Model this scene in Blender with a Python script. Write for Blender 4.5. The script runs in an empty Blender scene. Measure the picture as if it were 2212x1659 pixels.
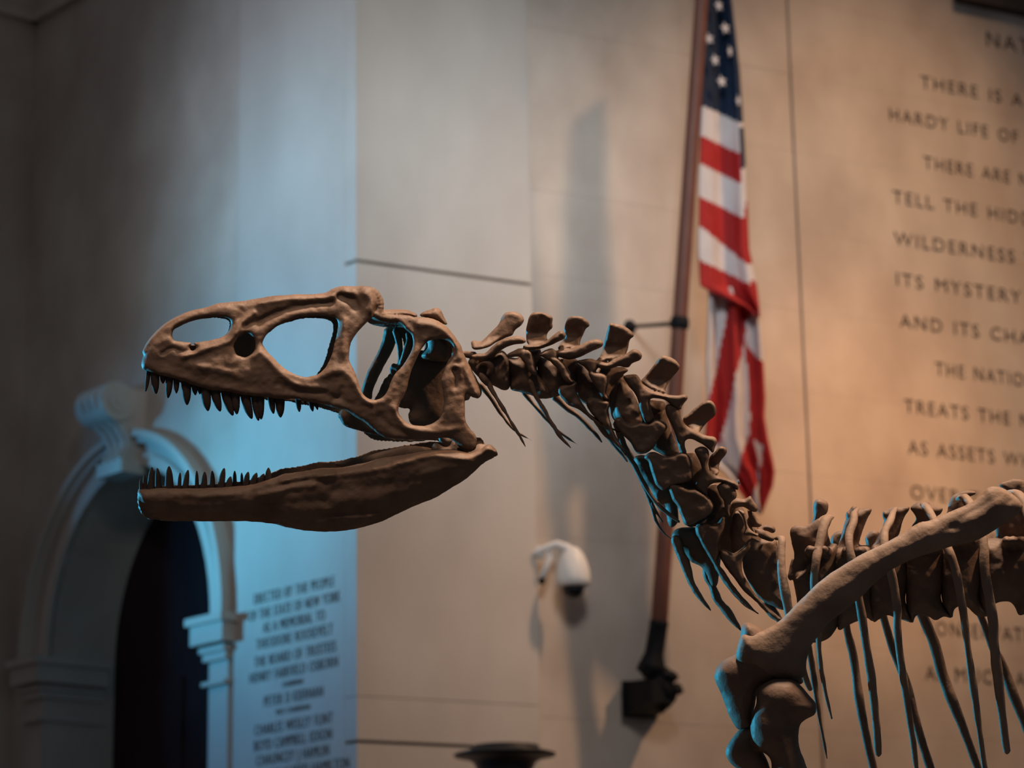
import bpy, bmesh, math, random
import numpy as np
from mathutils import Vector, Matrix, noise
from mathutils.geometry import delaunay_2d_cdt

random.seed(7)
scn = bpy.context.scene
col = scn.collection

# ------------------------------------------------------------------ camera
IW, IH = 2212.0, 1659.0
CX, CY = IW / 2, IH / 2
FPX = 5600.0
PITCH = math.atan(1470.0 / FPX)
ROLL = math.radians(1.0)
CAM = Vector((0, 0, 1.6))
FWD = Vector((0, math.cos(PITCH), math.sin(PITCH)))
R0 = Vector((1, 0, 0))
U0 = R0.cross(FWD)
RGT = R0 * math.cos(ROLL) - U0 * math.sin(ROLL)
UPV = R0 * math.sin(ROLL) + U0 * math.cos(ROLL)
cd = bpy.data.cameras.new('camera')
cam = bpy.data.objects.new('camera', cd)
col.objects.link(cam)
m = Matrix.Identity(4)
for i in range(3):
    m[i][0] = RGT[i]; m[i][1] = UPV[i]; m[i][2] = -FWD[i]; m[i][3] = CAM[i]
cam.matrix_world = m
cd.sensor_fit = 'HORIZONTAL'
cd.sensor_width = 36.0
cd.lens = FPX / IW * 36.0
cd.clip_end = 200
cd.dof.use_dof = True
cd.dof.focus_distance = 6.55
cd.dof.aperture_fstop = 3.6
scn.camera = cam

scn.view_settings.view_transform = 'Standard'
scn.view_settings.look = 'None'
scn.view_settings.gamma = 1.0
scn.view_settings.use_curve_mapping = False
scn.view_settings.exposure = 0.0

# ------------------------------------------------------------------ world and lamps
wd = bpy.data.worlds.new('world'); scn.world = wd
wd.use_nodes = True
wd.node_tree.nodes['Background'].inputs[0].default_value = (0.86, 0.88, 1.0, 1)
wd.node_tree.nodes['Background'].inputs[1].default_value = 0.10

def spot(name, loc, target, energy, color, size_deg, blend=0.6, radius=0.3):
    ld = bpy.data.lights.new(name, 'SPOT')
    ld.energy = energy; ld.color = color
    ld.spot_size = math.radians(size_deg); ld.spot_blend = blend
    ld.shadow_soft_size = radius
    o = bpy.data.objects.new(name, ld); col.objects.link(o)
    o.location = loc
    d = Vector(target) - Vector(loc)
    o.rotation_euler = d.to_track_quat('-Z', 'Y').to_euler()
    return o

BLUE = (0.06, 0.60, 1.0)
spot('blue_wall_spot', (-12.7, 16.6, 5.0), (-1.9, 17.4, 5.0), 2800, (0.04, 0.45, 1.0), 24, 1.0, 0.5)
spot('blue_pier_spot', (-12.7, 16.6, 5.0), (-1.7, 17.4, 5.3), 3600, (0.15, 0.68, 1.0), 14, 1.0, 0.5)
spot('cool_pier_spot', (-11.5, 15.8, 9.5), (-1.0, 16.8, 6.8), 2500, (0.15, 0.60, 1.0), 20, 1.0, 0.6)
spot('cool_upper_spot', (-11.5, 15.8, 9.5), (-1.0, 16.8, 8.2), 1450, (0.56, 0.74, 1.0), 24, 1.0, 0.6)
spot('warm_wall_spot', (7.3, 14.4, 14.5), (2.5, 17.9, 6.0), 3700, (1.0, 0.60, 0.34), 43, 1.0, 0.4)
spot('warm_inscription_spot', (7.0, 8.0, 8.5), (2.6, 18.2, 5.9), 2300, (1.0, 0.44, 0.15), 18, 1.0, 0.5)
spot('neutral_wall_spot', (0.5, 6.0, 9.5), (-0.5, 16.8, 7.4), 3800, (0.82, 0.92, 1.0), 19, 1.0, 1.3)
spot('neutral_fill_spot', (0.5, 6.0, 9.5), (0.7, 17.2, 7.6), 1700, (0.90, 0.95, 1.0), 28, 1.0, 1.3)
spot('neutral_pier_spot', (0.5, 6.0, 9.5), (-0.3, 16.9, 4.5), 2000, (1.0, 0.93, 0.90), 15, 1.0, 1.3)
spot('blue_rim_spot', (-9.5, 11.5, 3.7), (0.3, 6.5, 3.1), 12000, BLUE, 34, 0.5, 0.15)
spot('warm_key_spot', (1.0, 5.2, 10.0), (0.2, 6.5, 3.2), 5200, (1.0, 0.73, 0.53), 42, 0.6, 0.5)
spot('warm_neck_fill', (4.6, 5.6, 7.6), (0.5, 6.6, 3.1), 1500, (1.0, 0.60, 0.34), 24, 0.7, 0.15)  # added lamp without a known source, lifts the neck highlights
spot('warm_skull_fill', (-1.2, 2.2, 8.0), (-0.6, 6.4, 3.35), 900, (1.0, 0.72, 0.52), 16, 0.8, 0.5)  # added frontal fill, brightens the skull side only

# ------------------------------------------------------------------ geometry helpers
def cs(px, py, d):
    """photo pixel + depth (m) -> camera-space metres (x right, y up, z depth)"""
    return np.stack([(np.asarray(px) - CX) / FPX * d, -(np.asarray(py) - CY) / FPX * d, np.asarray(d) + 0 * np.asarray(px)], -1)

MW = np.array([list(RGT), list(UPV), list(FWD)])
def cs2w(v):
    return np.asarray(v) @ MW + np.array(list(CAM))

def ray_dir(px, py):
    return (RGT * ((px - CX) / FPX) - UPV * ((py - CY) / FPX) + FWD)

def ray_plane(px, py, p0, n):
    d = ray_dir(px, py)
    t = (Vector(p0) - CAM).dot(n) / d.dot(n)
    return CAM + d * t

class MB:
    def __init__(self): self.v = []; self.f = []; self.m = []
    def add(self, verts, faces, mi=0):
        b = len(self.v)
        self.v.extend([tuple(map(float, p)) for p in verts])
        self.f.extend([tuple(b + i for i in f) for f in faces])
        self.m.extend([mi] * len(faces))
    def box(self, c, ax, ay, az, hx, hy, hz, mi=0):
        c = Vector(c); vs = []
        for k in (-1, 1):
            for j in (-1, 1):
                for i in (-1, 1):
                    vs.append(c + ax * (i * hx) + ay * (j * hy) + az * (k * hz))
        self.add(vs, [(0, 2, 3, 1), (4, 5, 7, 6), (0, 1, 5, 4), (2, 6, 7, 3), (0, 4, 6, 2), (1, 3, 7, 5)], mi)

def place(o, parent, kind=None):
    col.objects.link(o)
    if parent is not None:
        o.parent = parent

def wloc(o):
    p = Vector(o.location)
    while o.parent is not None:
        o = o.parent; p = p + Vector(o.location)
    return p

def build(name, mb, mats, parent=None, smooth=False, origin=None, world=True):
    """mesh object; vertices given in world space, origin moved to the bbox base centre"""
    v = np.array(mb.v, dtype=float)
    if not world: v = cs2w(v)
    if origin is None:
        lo, hi = v.min(0), v.max(0)
        origin = Vector(((lo[0] + hi[0]) / 2, (lo[1] + hi[1]) / 2, lo[2]))
    me = bpy.data.meshes.new(name)
    me.from_pydata((v - np.array(list(origin))).tolist(), [], mb.f)
    if not isinstance(mats, (list, tuple)): mats = [mats]
    for mt in mats: me.materials.append(mt)
    if len(mats) > 1: me.polygons.foreach_set('material_index', mb.m)
    bm = bmesh.new(); bm.from_mesh(me)
    bmesh.ops.recalc_face_normals(bm, faces=bm.faces)
    bm.to_mesh(me); bm.free()
    if smooth: me.polygons.foreach_set('use_smooth', [True] * len(me.polygons))
    o = bpy.data.objects.new(name, me)
    place(o, parent)
    o.location = Vector(origin) - (wloc(parent) if parent is not None else Vector((0, 0, 0)))
    return o

def bake(o, mods):
    """apply modifiers given as (type, settings) and keep the result as plain mesh"""
    for t, st in mods:
        md = o.modifiers.new(t, t)
        for k, val in st.items(): setattr(md, k, val)
    dg = bpy.context.evaluated_depsgraph_get()
    me = bpy.data.meshes.new_from_object(o.evaluated_get(dg))
    o.modifiers.clear()
    old = o.data; nm = old.name
    o.data = me; bpy.data.meshes.remove(old); me.name = nm
    me.polygons.foreach_set('use_smooth', [True] * len(me.polygons))

_rg = np.random.default_rng(11)
_PERM = _rg.permutation(4096)
_VAL = _rg.uniform(-1, 1, 4096)
def vnoise(p):
    """smooth value noise, numpy, p (n,3) -> (n,)"""
    i = np.floor(p).astype(np.int64); f = p - i; f = f * f * (3 - 2 * f); out = 0
    for dx in (0, 1):
        for dy in (0, 1):
            for dz in (0, 1):
                h = _PERM[(i[:, 0] + dx) & 4095]; h = _PERM[(h + i[:, 1] + dy) & 4095]; h = _PERM[(h + i[:, 2] + dz) & 4095]
                w_ = (f[:, 0] if dx else 1 - f[:, 0]) * (f[:, 1] if dy else 1 - f[:, 1]) * (f[:, 2] if dz else 1 - f[:, 2])
                out = out + w_ * _VAL[h]
    return out

def roughen(o, amp, freq, amp2=0, freq2=1):
    me = o.data; n = len(me.vertices)
    co = np.zeros(n * 3); me.vertices.foreach_get('co', co); co = co.reshape(-1, 3)
    nn = np.zeros(n * 3); me.vertex_normals.foreach_get('vector', nn); nn = nn.reshape(-1, 3)
    d = vnoise(co * freq) * amp
    if amp2: d = d + vnoise(co * freq2 + 31.7) * amp2
    me.vertices.foreach_set('co', (co + nn * d[:, None]).ravel()); me.update()

def empty(name, loc, label=None, cat=None, parent=None, group=None):
    o = bpy.data.objects.new(name, None); place(o, parent)
    o.empty_display_size = 0.2
    o.location = Vector(loc) - (wloc(parent) if parent is not None else Vector((0, 0, 0)))
    if label: tag(o, label, cat, group)
    return o

def tag(o, label=None, cat=None, group=None, kind=None):
    if label: o['label'] = label
    if cat: o['category'] = cat
    if group: o['group'] = group
    if kind: o['kind'] = kind
    return o

def catmull(pts, step, closed=True):
    p = np.array(pts, float); n = len(p); out = []
    rng = range(n) if closed else range(n - 1)
    for i in rng:
        if closed: a, b, c, d = p[i - 1], p[i], p[(i + 1) % n], p[(i + 2) % n]
        else: a, b, c, d = p[max(i - 1, 0)], p[i], p[i + 1], p[min(i + 2, n - 1)]
        L = np.linalg.norm((c - b)[:2]); k = max(1, int(round(L / step)))
        for j in range(k):
            t = j / k
            out.append(0.5 * ((2 * b) + (-a + c) * t + (2 * a - 5 * b + 4 * c - d) * t * t + (-a + 3 * b - 3 * c + d) * t ** 3))
    if not closed: out.append(p[-1])
    return np.array(out)

def inside(pts, loops):
    x, y = pts[:, 0], pts[:, 1]; r = np.zeros(len(pts), bool)
    for lp in loops:
        a = lp; b = np.roll(lp, -1, 0)
        for (x0, y0), (x1, y1) in zip(a, b):
            if y0 == y1: continue
            c = ((y0 > y) != (y1 > y)) & (x < (x1 - x0) * (y - y0) / (y1 - y0) + x0)
            r ^= c
    return r

def segdist(pts, loops):
    best = np.full(len(pts), 1e9)
    for lp in loops:
        a = lp; b = np.roll(lp, -1, 0)
        for p, q in zip(a, b):
            d = q - p; L = (d * d).sum()
            if L < 1e-9: continue
            t = np.clip(((pts - p) @ d) / L, 0, 1)
            best = np.minimum(best, np.hypot(*(pts - (p + t[:, None] * d)).T))
    return best

def triang(loops, grid):
    """triangulate traced loops (first outer, rest holes) with interior points"""
    rng = np.random.default_rng(5)
    allp = np.concatenate(loops)
    lo, hi = allp.min(0), allp.max(0)
    gx, gy = np.meshgrid(np.arange(lo[0], hi[0], grid), np.arange(lo[1], hi[1], grid * 0.87))
    gx = gx + (np.arange(gx.shape[0]) % 2)[:, None] * grid * 0.5
    g = np.stack([gx.ravel(), gy.ravel()], -1) + rng.uniform(-.12, .12, (gx.size, 2)) * grid
    g = g[inside(g, loops)]
    if len(g): g = g[segdist(g, loops) > grid * 0.55]
    pts = np.concatenate([allp, g]) if len(g) else allp
    edges = []; b = 0
    for lp in loops:
        n = len(lp); edges += [(b + i, b + (i + 1) % n) for i in range(n)]; b += n
    v2, e2, f2, ov, oe, of = delaunay_2d_cdt([Vector(p) for p in pts], edges, [], 0, 1e-5, True)
    P = np.array([list(v) for v in v2])
    F = np.array([f for f in f2 if len(f) == 3])
    c = P[F].mean(1)
    F = F[inside(c, loops)]
    d = segdist(P, loops); d[d < 1e-3] = 0
    # mark every vertex on the border
    cnt = {}
    for f in F:
        for i in range(3):
            k = tuple(sorted((f[i], f[(i + 1) % 3]))); cnt[k] = cnt.get(k, 0) + 1
    bd = np.zeros(len(P), bool)
    for k, n in cnt.items():
        if n == 1: bd[k[0]] = bd[k[1]] = True
    return P, F, d, bd

def pillow(mb, loops, dz, T, w=None, grid=5.0, base=6.7, far=None, step=None, smooth=True, bump=None, dish=0.0):
    """inflate a traced outline (pixels) into a rounded solid at its own depth"""
    st = step or grid
    L = [catmull(l, st) if smooth else np.array(l, float) for l in loops]
    P, F, d, bd = triang(L, grid)
    if w is None: w = max(d.max(), 1.0)
    s = np.clip(d / w, 0, 1); s2 = np.clip(d / max(d.max(), 1.0), 0, 1)
    pr = np.sqrt(np.clip(1 - (1 - s) ** 2, 0, 1)) * T
    pr[bd] = 0
    z = dz(P[:, 0], P[:, 1]) if callable(dz) else np.full(len(P), float(dz))
    fr = np.maximum(pr - T * dish * s2 ** 1.3, 0.0)
    if dish: fr[bd] = 0
    if bump is not None: fr = np.where(bd, 0, np.maximum(pr + bump(P[:, 0], P[:, 1]) * np.minimum(s * 2, 1), 0.0015))
    A = cs(P[:, 0], P[:, 1], base + z - fr)
    B = cs(P[:, 0], P[:, 1], base + z + pr)
    if far is not None:
        off = far(P[:, 0], P[:, 1])
        A2, B2 = A + off, B + off
        # keep the outer bulge on the outside
        A, B = A2 + (0, 0, 1) * fr[:, None], B2
    idx = {}; verts = list(A); n = len(A)
    for i in range(n):
        if bd[i]: idx[i] = i
        else: idx[i] = len(verts); verts.append(B[i])
    faces = [tuple(f) for f in F] + [tuple(idx[i] for i in f[::-1]) for f in F]
    mb.add(verts, faces)

def tube(mb, pts, base=6.7, sides=8, flat=1.0, step=8, closed_ends=True):
    """pts: (px, py, dz, radius_px); a swept, tapering, round-ended bone"""
    p = catmull(pts, step, closed=False)
    d = base + p[:, 2]
    c = cs(p[:, 0], p[:, 1], d)
    r = np.maximum(p[:, 3], 0.3) / FPX * d
    sweep(mb, c, r, sides, flat)

def sweep(mb, c, r, sides=8, flat=1.0):
    n = len(c)
    t = np.gradient(c, axis=0); t /= np.linalg.norm(t, axis=1)[:, None] + 1e-12
    ref = np.array([0, 0, 1.0])
    if abs(t[0] @ ref) > .9: ref = np.array([0, 1.0, 0])
    rings = []
    def ring(cc, tt, rr):
        nonlocal ref
        a = ref - tt * (ref @ tt); a /= np.linalg.norm(a); ref = a
        b = np.cross(tt, a)
        return [cc + (a * math.cos(q) * flat + b * math.sin(q)) * rr for q in np.linspace(0, 2 * math.pi, sides, endpoint=False)]
    rings.append(ring(c[0] - t[0] * r[0] * .6, t[0], r[0] * .6))
    for i in range(n): rings.append(ring(c[i], t[i], r[i]))
    rings.append(ring(c[-1] + t[-1] * r[-1] * .6, t[-1], r[-1] * .6))
    V = [q for rg in rings for q in rg]; Fc = []
    for i in range(len(rings) - 1):
        for j in range(sides):
            k = (j + 1) % sides
            Fc.append((i * sides + j, i * sides + k, (i + 1) * sides + k, (i + 1) * sides + j))
    V.append(c[0] - t[0] * r[0]); V.append(c[-1] + t[-1] * r[-1])
    a, b = len(V) - 2, len(V) - 1
    for j in range(sides):
        k = (j + 1) % sides
        Fc.append((a, k, j)); Fc.append((b, (len(rings) - 1) * sides + j, (len(rings) - 1) * sides + k))
    mb.add(V, Fc)

def zoomer(x0, y0, s):
    return lambda pts: [((x0 + p[0] / s), (y0 + p[1] / s)) + tuple(p[2:]) for p in pts]
Z1 = zoomer(280, 600, 5.183); Z2 = zoomer(660, 600, 4.88); Z3 = zoomer(280, 900, 5.267); Z4 = zoomer(660, 900, 5.027)
Z5 = zoomer(1000, 640, 5.183); Z6 = zoomer(1260, 660, 4.88); Z7 = zoomer(1340, 940, 3.95); Z8 = zoomer(1660, 1020, 4.007)
ZR = zoomer(1500, 1280, 3.107); ZA = zoomer(1400, 0, 3.19); ZB = zoomer(1400, 500, 2.439)

# ------------------------------------------------------------------ materials
def mat(name, c1, c2=None, scale=4.0, rough=0.7, bump=0.0, bscale=30.0, spec=0.3, stretch=(1, 1, 1), metallic=0.0, detail=6, sheen=0.0):
    mt = bpy.data.materials.new(name); mt.use_nodes = True
    nt = mt.node_tree; b = nt.nodes['Principled BSDF']
    b.inputs['Base Color'].default_value = (*c1, 1)
    b.inputs['Roughness'].default_value = rough
    b.inputs['Metallic'].default_value = metallic
    b.inputs['Specular IOR Level'].default_value = spec
    if c2 is not None or bump:
        tc = nt.nodes.new('ShaderNodeNewGeometry')
        mp = nt.nodes.new('ShaderNodeMapping'); mp.inputs['Scale'].default_value = stretch
        nt.links.new(tc.outputs['Position'], mp.inputs['Vector'])
    if c2 is not None:
        nz = nt.nodes.new('ShaderNodeTexNoise'); nz.inputs['Scale'].default_value = scale; nz.inputs['Detail'].default_value = detail
        nt.links.new(mp.outputs[0], nz.inputs['Vector'])
        rp = nt.nodes.new('ShaderNodeValToRGB')
        rp.color_ramp.elements[0].position = .32; rp.color_ramp.elements[1].position = .7
        rp.color_ramp.elements[0].color = (*c1, 1); rp.color_ramp.elements[1].color = (*c2, 1)
        nt.links.new(nz.outputs['Fac'], rp.inputs[0]); nt.links.new(rp.outputs[0], b.inputs['Base Color'])
    if bump:
        n2 = nt.nodes.new('ShaderNodeTexNoise'); n2.inputs['Scale'].default_value = bscale; n2.inputs['Detail'].default_value = 8
        nt.links.new(mp.outputs[0], n2.inputs['Vector'])
        bp = nt.nodes.new('ShaderNodeBump'); bp.inputs['Strength'].default_value = bump; bp.inputs['Distance'].default_value = 0.01
        nt.links.new(n2.outputs['Fac'], bp.inputs['Height']); nt.links.new(bp.outputs[0], b.inputs['Normal'])
    return mt

M_STONE = mat('limestone', (0.47, 0.39, 0.325), (0.61, 0.53, 0.45), 2.2, 0.75, 0.08, 14, 0.25, (1, 1, .7))
M_STONE2 = mat('limestone_smooth', (0.51, 0.44, 0.38), (0.61, 0.54, 0.47), 1.5, 0.7, 0.06, 12, 0.25, (1, 1, .6))
M_FLOOR = mat('floor_marble', (0.09, 0.075, 0.065), (0.13, 0.11, 0.095), 1.5, 0.4)
M_LETTER = mat('inscription_paint', (0.05, 0.04, 0.035), rough=.6)
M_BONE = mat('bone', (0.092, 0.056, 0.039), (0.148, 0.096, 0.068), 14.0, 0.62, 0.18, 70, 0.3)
M_BONE_LIT = mat('bone_lit', (0.150, 0.100, 0.072), (0.22, 0.154, 0.113), 10.0, 0.66, 0.22, 60, 0.3)  # lit tone of near ribs and scapula put into the base colour
M_TOOTH = mat('tooth', (0.030, 0.022, 0.021), (0.045, 0.034, 0.03), 30.0, 0.7, 0.1, 90, 0.08)
M_TRIM = mat('shaded_cornice', (0.045, 0.032, 0.024), (0.06, 0.042, 0.03), 6, 0.6)  # shade on the cornice painted in as a dark brown base colour
M_DOOR = mat('door_dark', (0.034, 0.018, 0.019), (0.040, 0.022, 0.022), 3, 0.8, spec=0.1)
M_BLACK = mat('cast_iron', (0.009, 0.010, 0.012), (0.014, 0.015, 0.017), 20, 0.6, 0.1, 40, 0.15)
M_BRONZE = mat('dark_bronze', (0.016, 0.018, 0.021), (0.03, 0.032, 0.035), 8, 0.42, spec=0.5)
M_POLE = mat('pole_wood', (0.17, 0.065, 0.045), (0.22, 0.09, 0.06), 6, 0.45, stretch=(6, 6, .4))
M_WHITE = mat('white_housing', (0.88, 0.86, 0.83), rough=0.4)
M_DOME = mat('smoked_dome', (0.008, 0.009, 0.012), rough=0.12, spec=0.6)
M_FW = mat('flag_white', (0.62, 0.60, 0.62), (0.68, 0.66, 0.67), 8, 0.8)
M_FR = mat('flag_red', (0.36, 0.018, 0.02), (0.44, 0.025, 0.027), 8, 0.75)
M_FB = mat('flag_blue', (0.008, 0.020, 0.05), (0.012, 0.028, 0.065), 8, 0.75)

# ------------------------------------------------------------------ the room: walls, pier, niche
ZUP = Vector((0, 0, 1))
AR, AL = math.radians(62.0), math.radians(42.0)
er = Vector((math.sin(AR), math.cos(AR), 0)); nr = Vector((er.y, -er.x, 0))
el = Vector((-math.sin(AL), math.cos(AL), 0)); nl = Vector((-el.y, el.x, 0))
cdir = ray_dir(770, 1000)
CORNER = CAM + cdir * (16.5 / cdir.y)
CORNER = Vector((CORNER.x, CORNER.y, 0))
SETB = 0.15                                   # main right wall stands back from the pier face
RP = CORNER - nr * SETB                       # a point of the main right wall plane
SETL = 0.035
LP = CORNER - nl * SETL                       # a point of the arched wall plane

def onr(px, py, out=0.0): return ray_plane(px, py, RP + nr * out, nr)     # on main right wall (+out towards viewer)
def onp(px, py, out=0.0): return ray_plane(px, py, CORNER + nr * out, nr)  # pier right face
def onl(px, py, out=0.0): return ray_plane(px, py, LP + nl * out, nl)     # arched wall
def onq(px, py, out=0.0): return ray_plane(px, py, CORNER + nl * out, nl)  # pier left face
def sr(p): return (p - CORNER).dot(er)
def sl(p): return (p - CORNER).dot(el)

WALL_TOP = 13.0
S_PIER = sr(onp(1152, 800)); S_PIER_L = sl(onq(511, 800))
T_IN = sl(onl(60, 600))                      # inner corner of the niche

fl = MB(); fl.box((0, 9, -0.05), Vector((1, 0, 0)), Vector((0, 1, 0)), ZUP, 20, 17, 0.05)
tag(build('floor', fl, M_FLOOR), kind='structure')

def prism(mb, loop, O, ea, en, n0, n1, mi=0):
    """2-D loop (along ea, height) extruded along en from n0 to n1"""
    L = [np.array(loop, float)]
    P, F, d, bd = triang(L, 50.0)
    A = [O + ea * p[0] + ZUP * p[1] + en * n0 for p in P]
    B = [O + ea * p[0] + ZUP * p[1] + en * n1 for p in P]
    n = len(P); k = len(loop)
    faces = [tuple(int(i) for i in f) for f in F] + [tuple(int(i) + n for i in f[::-1]) for f in F]
    faces += [(i, (i + 1) % k, (i + 1) % k + n, i + n) for i in range(k)]
    mb.add(A + B, faces, mi)

# --- main right wall: backing plus stone slabs in courses
w = MB(); w.box(CORNER + er * 5.2 - nr * (SETB + 0.06 + 0.25) + ZUP * WALL_TOP / 2, er, nr, ZUP, 4.6, 0.25, WALL_TOP / 2)
WR = tag(build('wall_right', w, M_STONE), kind='structure')
S_J = sr(onr(1742, 900))
def slab(parent, s0, s1, z0, z1, O, ea, en, d0, d1, mt, name='stone_slab', bev=0.004):
    mb = MB(); g = 0.0006
    mb.box(O + ea * ((s0 + s1) / 2) + en * ((d0 + d1) / 2) + ZUP * ((z0 + z1) / 2), ea, en, ZUP, (s1 - s0) / 2 - g, (d1 - d0) / 2, (z1 - z0) / 2 - g)
    return build(name, mb, mt, parent)
zc = [0.0, 2.6] + [2.6 + 0.62 * i for i in range(1, 13)] + [WALL_TOP]
for i in range(len(zc) - 1):
    s0 = 0.75
    cuts = [s0, S_J - 0.010]
    if i % 2: cuts = [s0, 0.5 * (S_PIER + S_J) + .2, S_J - 0.010]
    for a, b in zip(cuts[:-1], cuts[1:]):
        slab(WR, a, b, zc[i], zc[i + 1], CORNER - nr * SETB, er, nr, -0.07, random.uniform(-.0015, 0.0015), M_STONE)
    cuts = [S_J + 0.010, 9.8]
    for a, b in zip(cuts[:-1], cuts[1:]):
        slab(WR, a, b, zc[i], zc[i + 1], CORNER - nr * SETB, er, nr, -0.07, 0.0, M_STONE)
# cornice above the inscription
zc0 = onr(2212, 24, 0.1).z
s_cs = sr(onr(2078, -8, .1))
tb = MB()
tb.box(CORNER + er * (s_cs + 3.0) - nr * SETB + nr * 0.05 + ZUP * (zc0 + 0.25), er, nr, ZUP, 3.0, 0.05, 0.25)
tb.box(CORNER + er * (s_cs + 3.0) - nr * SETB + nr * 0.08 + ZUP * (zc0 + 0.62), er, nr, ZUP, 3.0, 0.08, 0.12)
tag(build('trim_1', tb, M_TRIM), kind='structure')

# --- the corner pier: core and cladding slabs
w = MB()
cor = [CORNER - nl * .10 - nr * .13 + (er * 0.0)]
core = [CORNER + er * 0.02 - nr * 0.13 - nl * 0.03, CORNER + er * (S_PIER - .02) - nr * 0.13, CORNER + er * (S_PIER - .02) - nr * .75 + el * .5, CORNER + el * (S_PIER_L - .01) - nl * 0.55, CORNER + el * (S_PIER_L - .01) - nl * .02, CORNER + el * .125 - nl * .02]
V = [p for p in core] + [p + ZUP * WALL_TOP for p in core]
n = len(core)
w.add(V, [tuple(range(n))[::-1], tuple(range(n, 2 * n))] + [(i, (i + 1) % n, (i + 1) % n + n, i + n) for i in range(n)])
WP = tag(build('wall_pier', w, M_STONE2), kind='structure')
zj = [onp(770, 563).z, onp(771, 1601).z]
JW = 0.022
def pierslab(z0, z1):
    # right-face slab with its own visible thickness on the left face
    TH = 0.125
    a = CORNER; b = CORNER + er * S_PIER; c = b - nr * TH
    d = CORNER + el * TH * 1.0
    mb = MB(); V = [p + ZUP * z0 for p in (a, b, c, d)] + [p + ZUP * z1 for p in (a, b, c, d)]
    mb.add(V, [(3, 2, 1, 0), (4, 5, 6, 7), (0, 1, 5, 4), (1, 2, 6, 5), (2, 3, 7, 6), (3, 0, 4, 7)])
    o = build('stone_slab', mb, M_STONE2, WP)
    return o
zl = onp(900, 1510).z
pierslab(zj[0] + JW / 2, WALL_TOP - .01)
pierslab(zl + 0.002, zj[0] - JW / 2)
pierslab(zj[1] + JW / 2, zl - 0.002)
pierslab(0.01, zj[1] - JW / 2)
# left-face slabs of the pier
zq = [0.0, 3.3, 6.6, 9.9, WALL_TOP - .01]
for a, b in zip(zq[:-1], zq[1:]):
    slab(WP, 0.128, S_PIER_L, a, b, CORNER, el, nl, -0.06, 0.0, M_STONE2)

# --- arched wall (left), with its opening
t_r = sl(onl(463, 1300)); t_l = sl(onl(110, 1300))
tc = (t_r + t_l) / 2; hw_ = (t_l - t_r) / 2
zs = onl(470, 1338).z
z_ap = zs + hw_
def arc(r, k=28, flip=False):
    a = [(tc - r * math.cos(q), zs + r * math.sin(q)) for q in np.linspace(0, math.pi, k)]
    return a[::-1] if flip else a
RAD = onl(300, 1006).z - zs          # rise of the arch
RX = hw_
def earc(dr, k=30, flip=False):
    a = [(tc - (RX + dr) * math.cos(q), zs + (RAD + dr) * math.sin(q)) for q in np.linspace(0, math.pi, k)]
    return a[::-1] if flip else a
loop = [(S_PIER_L - .3, 0), (tc - hw_, 0)] + earc(0) + [(tc + hw_, 0), (T_IN + .3, 0), (T_IN + .3, WALL_TOP), (S_PIER_L - .3, WALL_TOP)]
w = MB(); prism(w, loop, CORNER - nl * SETL, el, nl, -0.58, 0.0)
WL = tag(build('wall_left', w, M_STONE), kind='structure')
# archivolt mouldings
def ringp(name, r0, r1, n1, parent, zdown=0.0):
    mb = MB()
    lp = earc(r1) + earc(r0, flip=True)
    prism(mb, lp, CORNER - nl * SETL, el, nl, -0.02, n1)
    return build(name, mb, M_STONE2, parent)
ringp('archivolt_band', 0.0, 0.09, 0.035, WL)
ringp('archivolt_band', 0.085, 0.17, 0.015, WL)
ringp('archivolt_band', 0.165, 0.235, 0.075, WL)
ringp('archivolt_band', 0.205, 0.255, 0.12, WL)
# jamb pilasters with impost capitals
for sgn, t0 in ((-1, t_r), (1, t_l)):
    mid = t0 + sgn * 0.115
    imp = MB()
    for (dz0, dz1, ex, out) in ((-0.055, 0.0, .10, .16), (-0.19, -0.05, .075, .13), (-0.245, -0.205, .035, .085), (-0.30, -0.24, .02, .06), (-0.47, -0.44, .02, .07)):
        imp.box(CORNER - nl * SETL + el * mid + nl * (out / 2 - .25 + .02) + ZUP * (zs + (dz0 + dz1) / 2), el, nl, ZUP, .115 + ex, out / 2 + .25, (dz1 - dz0) / 2)
    build('impost_moulding', imp, M_STONE2, WL)
    jb = MB(); jb.box(CORNER - nl * SETL + el * mid + nl * .01 + ZUP * zs / 2, el, nl, ZUP, .112, .03, zs / 2 - .001)
    build('jamb_pilaster', jb, M_STONE2, WL)
# keystone console
zt = onl(270, 822, .3).z; zb = onl(275, 990, .2).z
H = zt - zb
prof = [(0, 0), (.15, 0), (.17, .10 * H), (.13, .2 * H), (.13, .3 * H), (.19, .45 * H), (.30, .60 * H), (.37, .70 * H), (.40, .80 * H), (.39, .88 * H), (.35, .95 * H), (.28, .99 * H), (.20, H), (0, H)]
def keyprism(mb, sc, tm, w0, w1, grow=0.0):
    vs = []; k = len(prof)
    for sg in (-1, 1):
        for (n_, z_) in prof:
            wd_ = w0 + (w1 - w0) * (z_ / H)
            vs.append(CORNER - nl * (SETL + .02) + el * (tm + sg * wd_) + nl * (n_ + .02 + (grow if n_ > .05 else 0)) + ZUP * (zb + z_))
    mb.add(vs, [tuple(range(k)), tuple(range(2 * k - 1, k - 1, -1))] + [(i, i + k, (i + 1) % k + k, (i + 1) % k) for i in range(k)])
KS = MB(); keyprism(KS, 1, tc, .12, .175)
ks = build('keystone', KS, M_STONE2, WL)
for i in (-1, 0, 1):
    k_ = MB(); keyprism(k_, 1, tc + i * .085, .018, .028, .022)
    build('keystone_flute', k_, M_STONE2, ks)
kb = MB(); kb.box(CORNER - nl * SETL + el * tc + nl * .1 + ZUP * (zb - .03), el, nl, ZUP, .165, .1, .05)
kv = MB()
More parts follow.
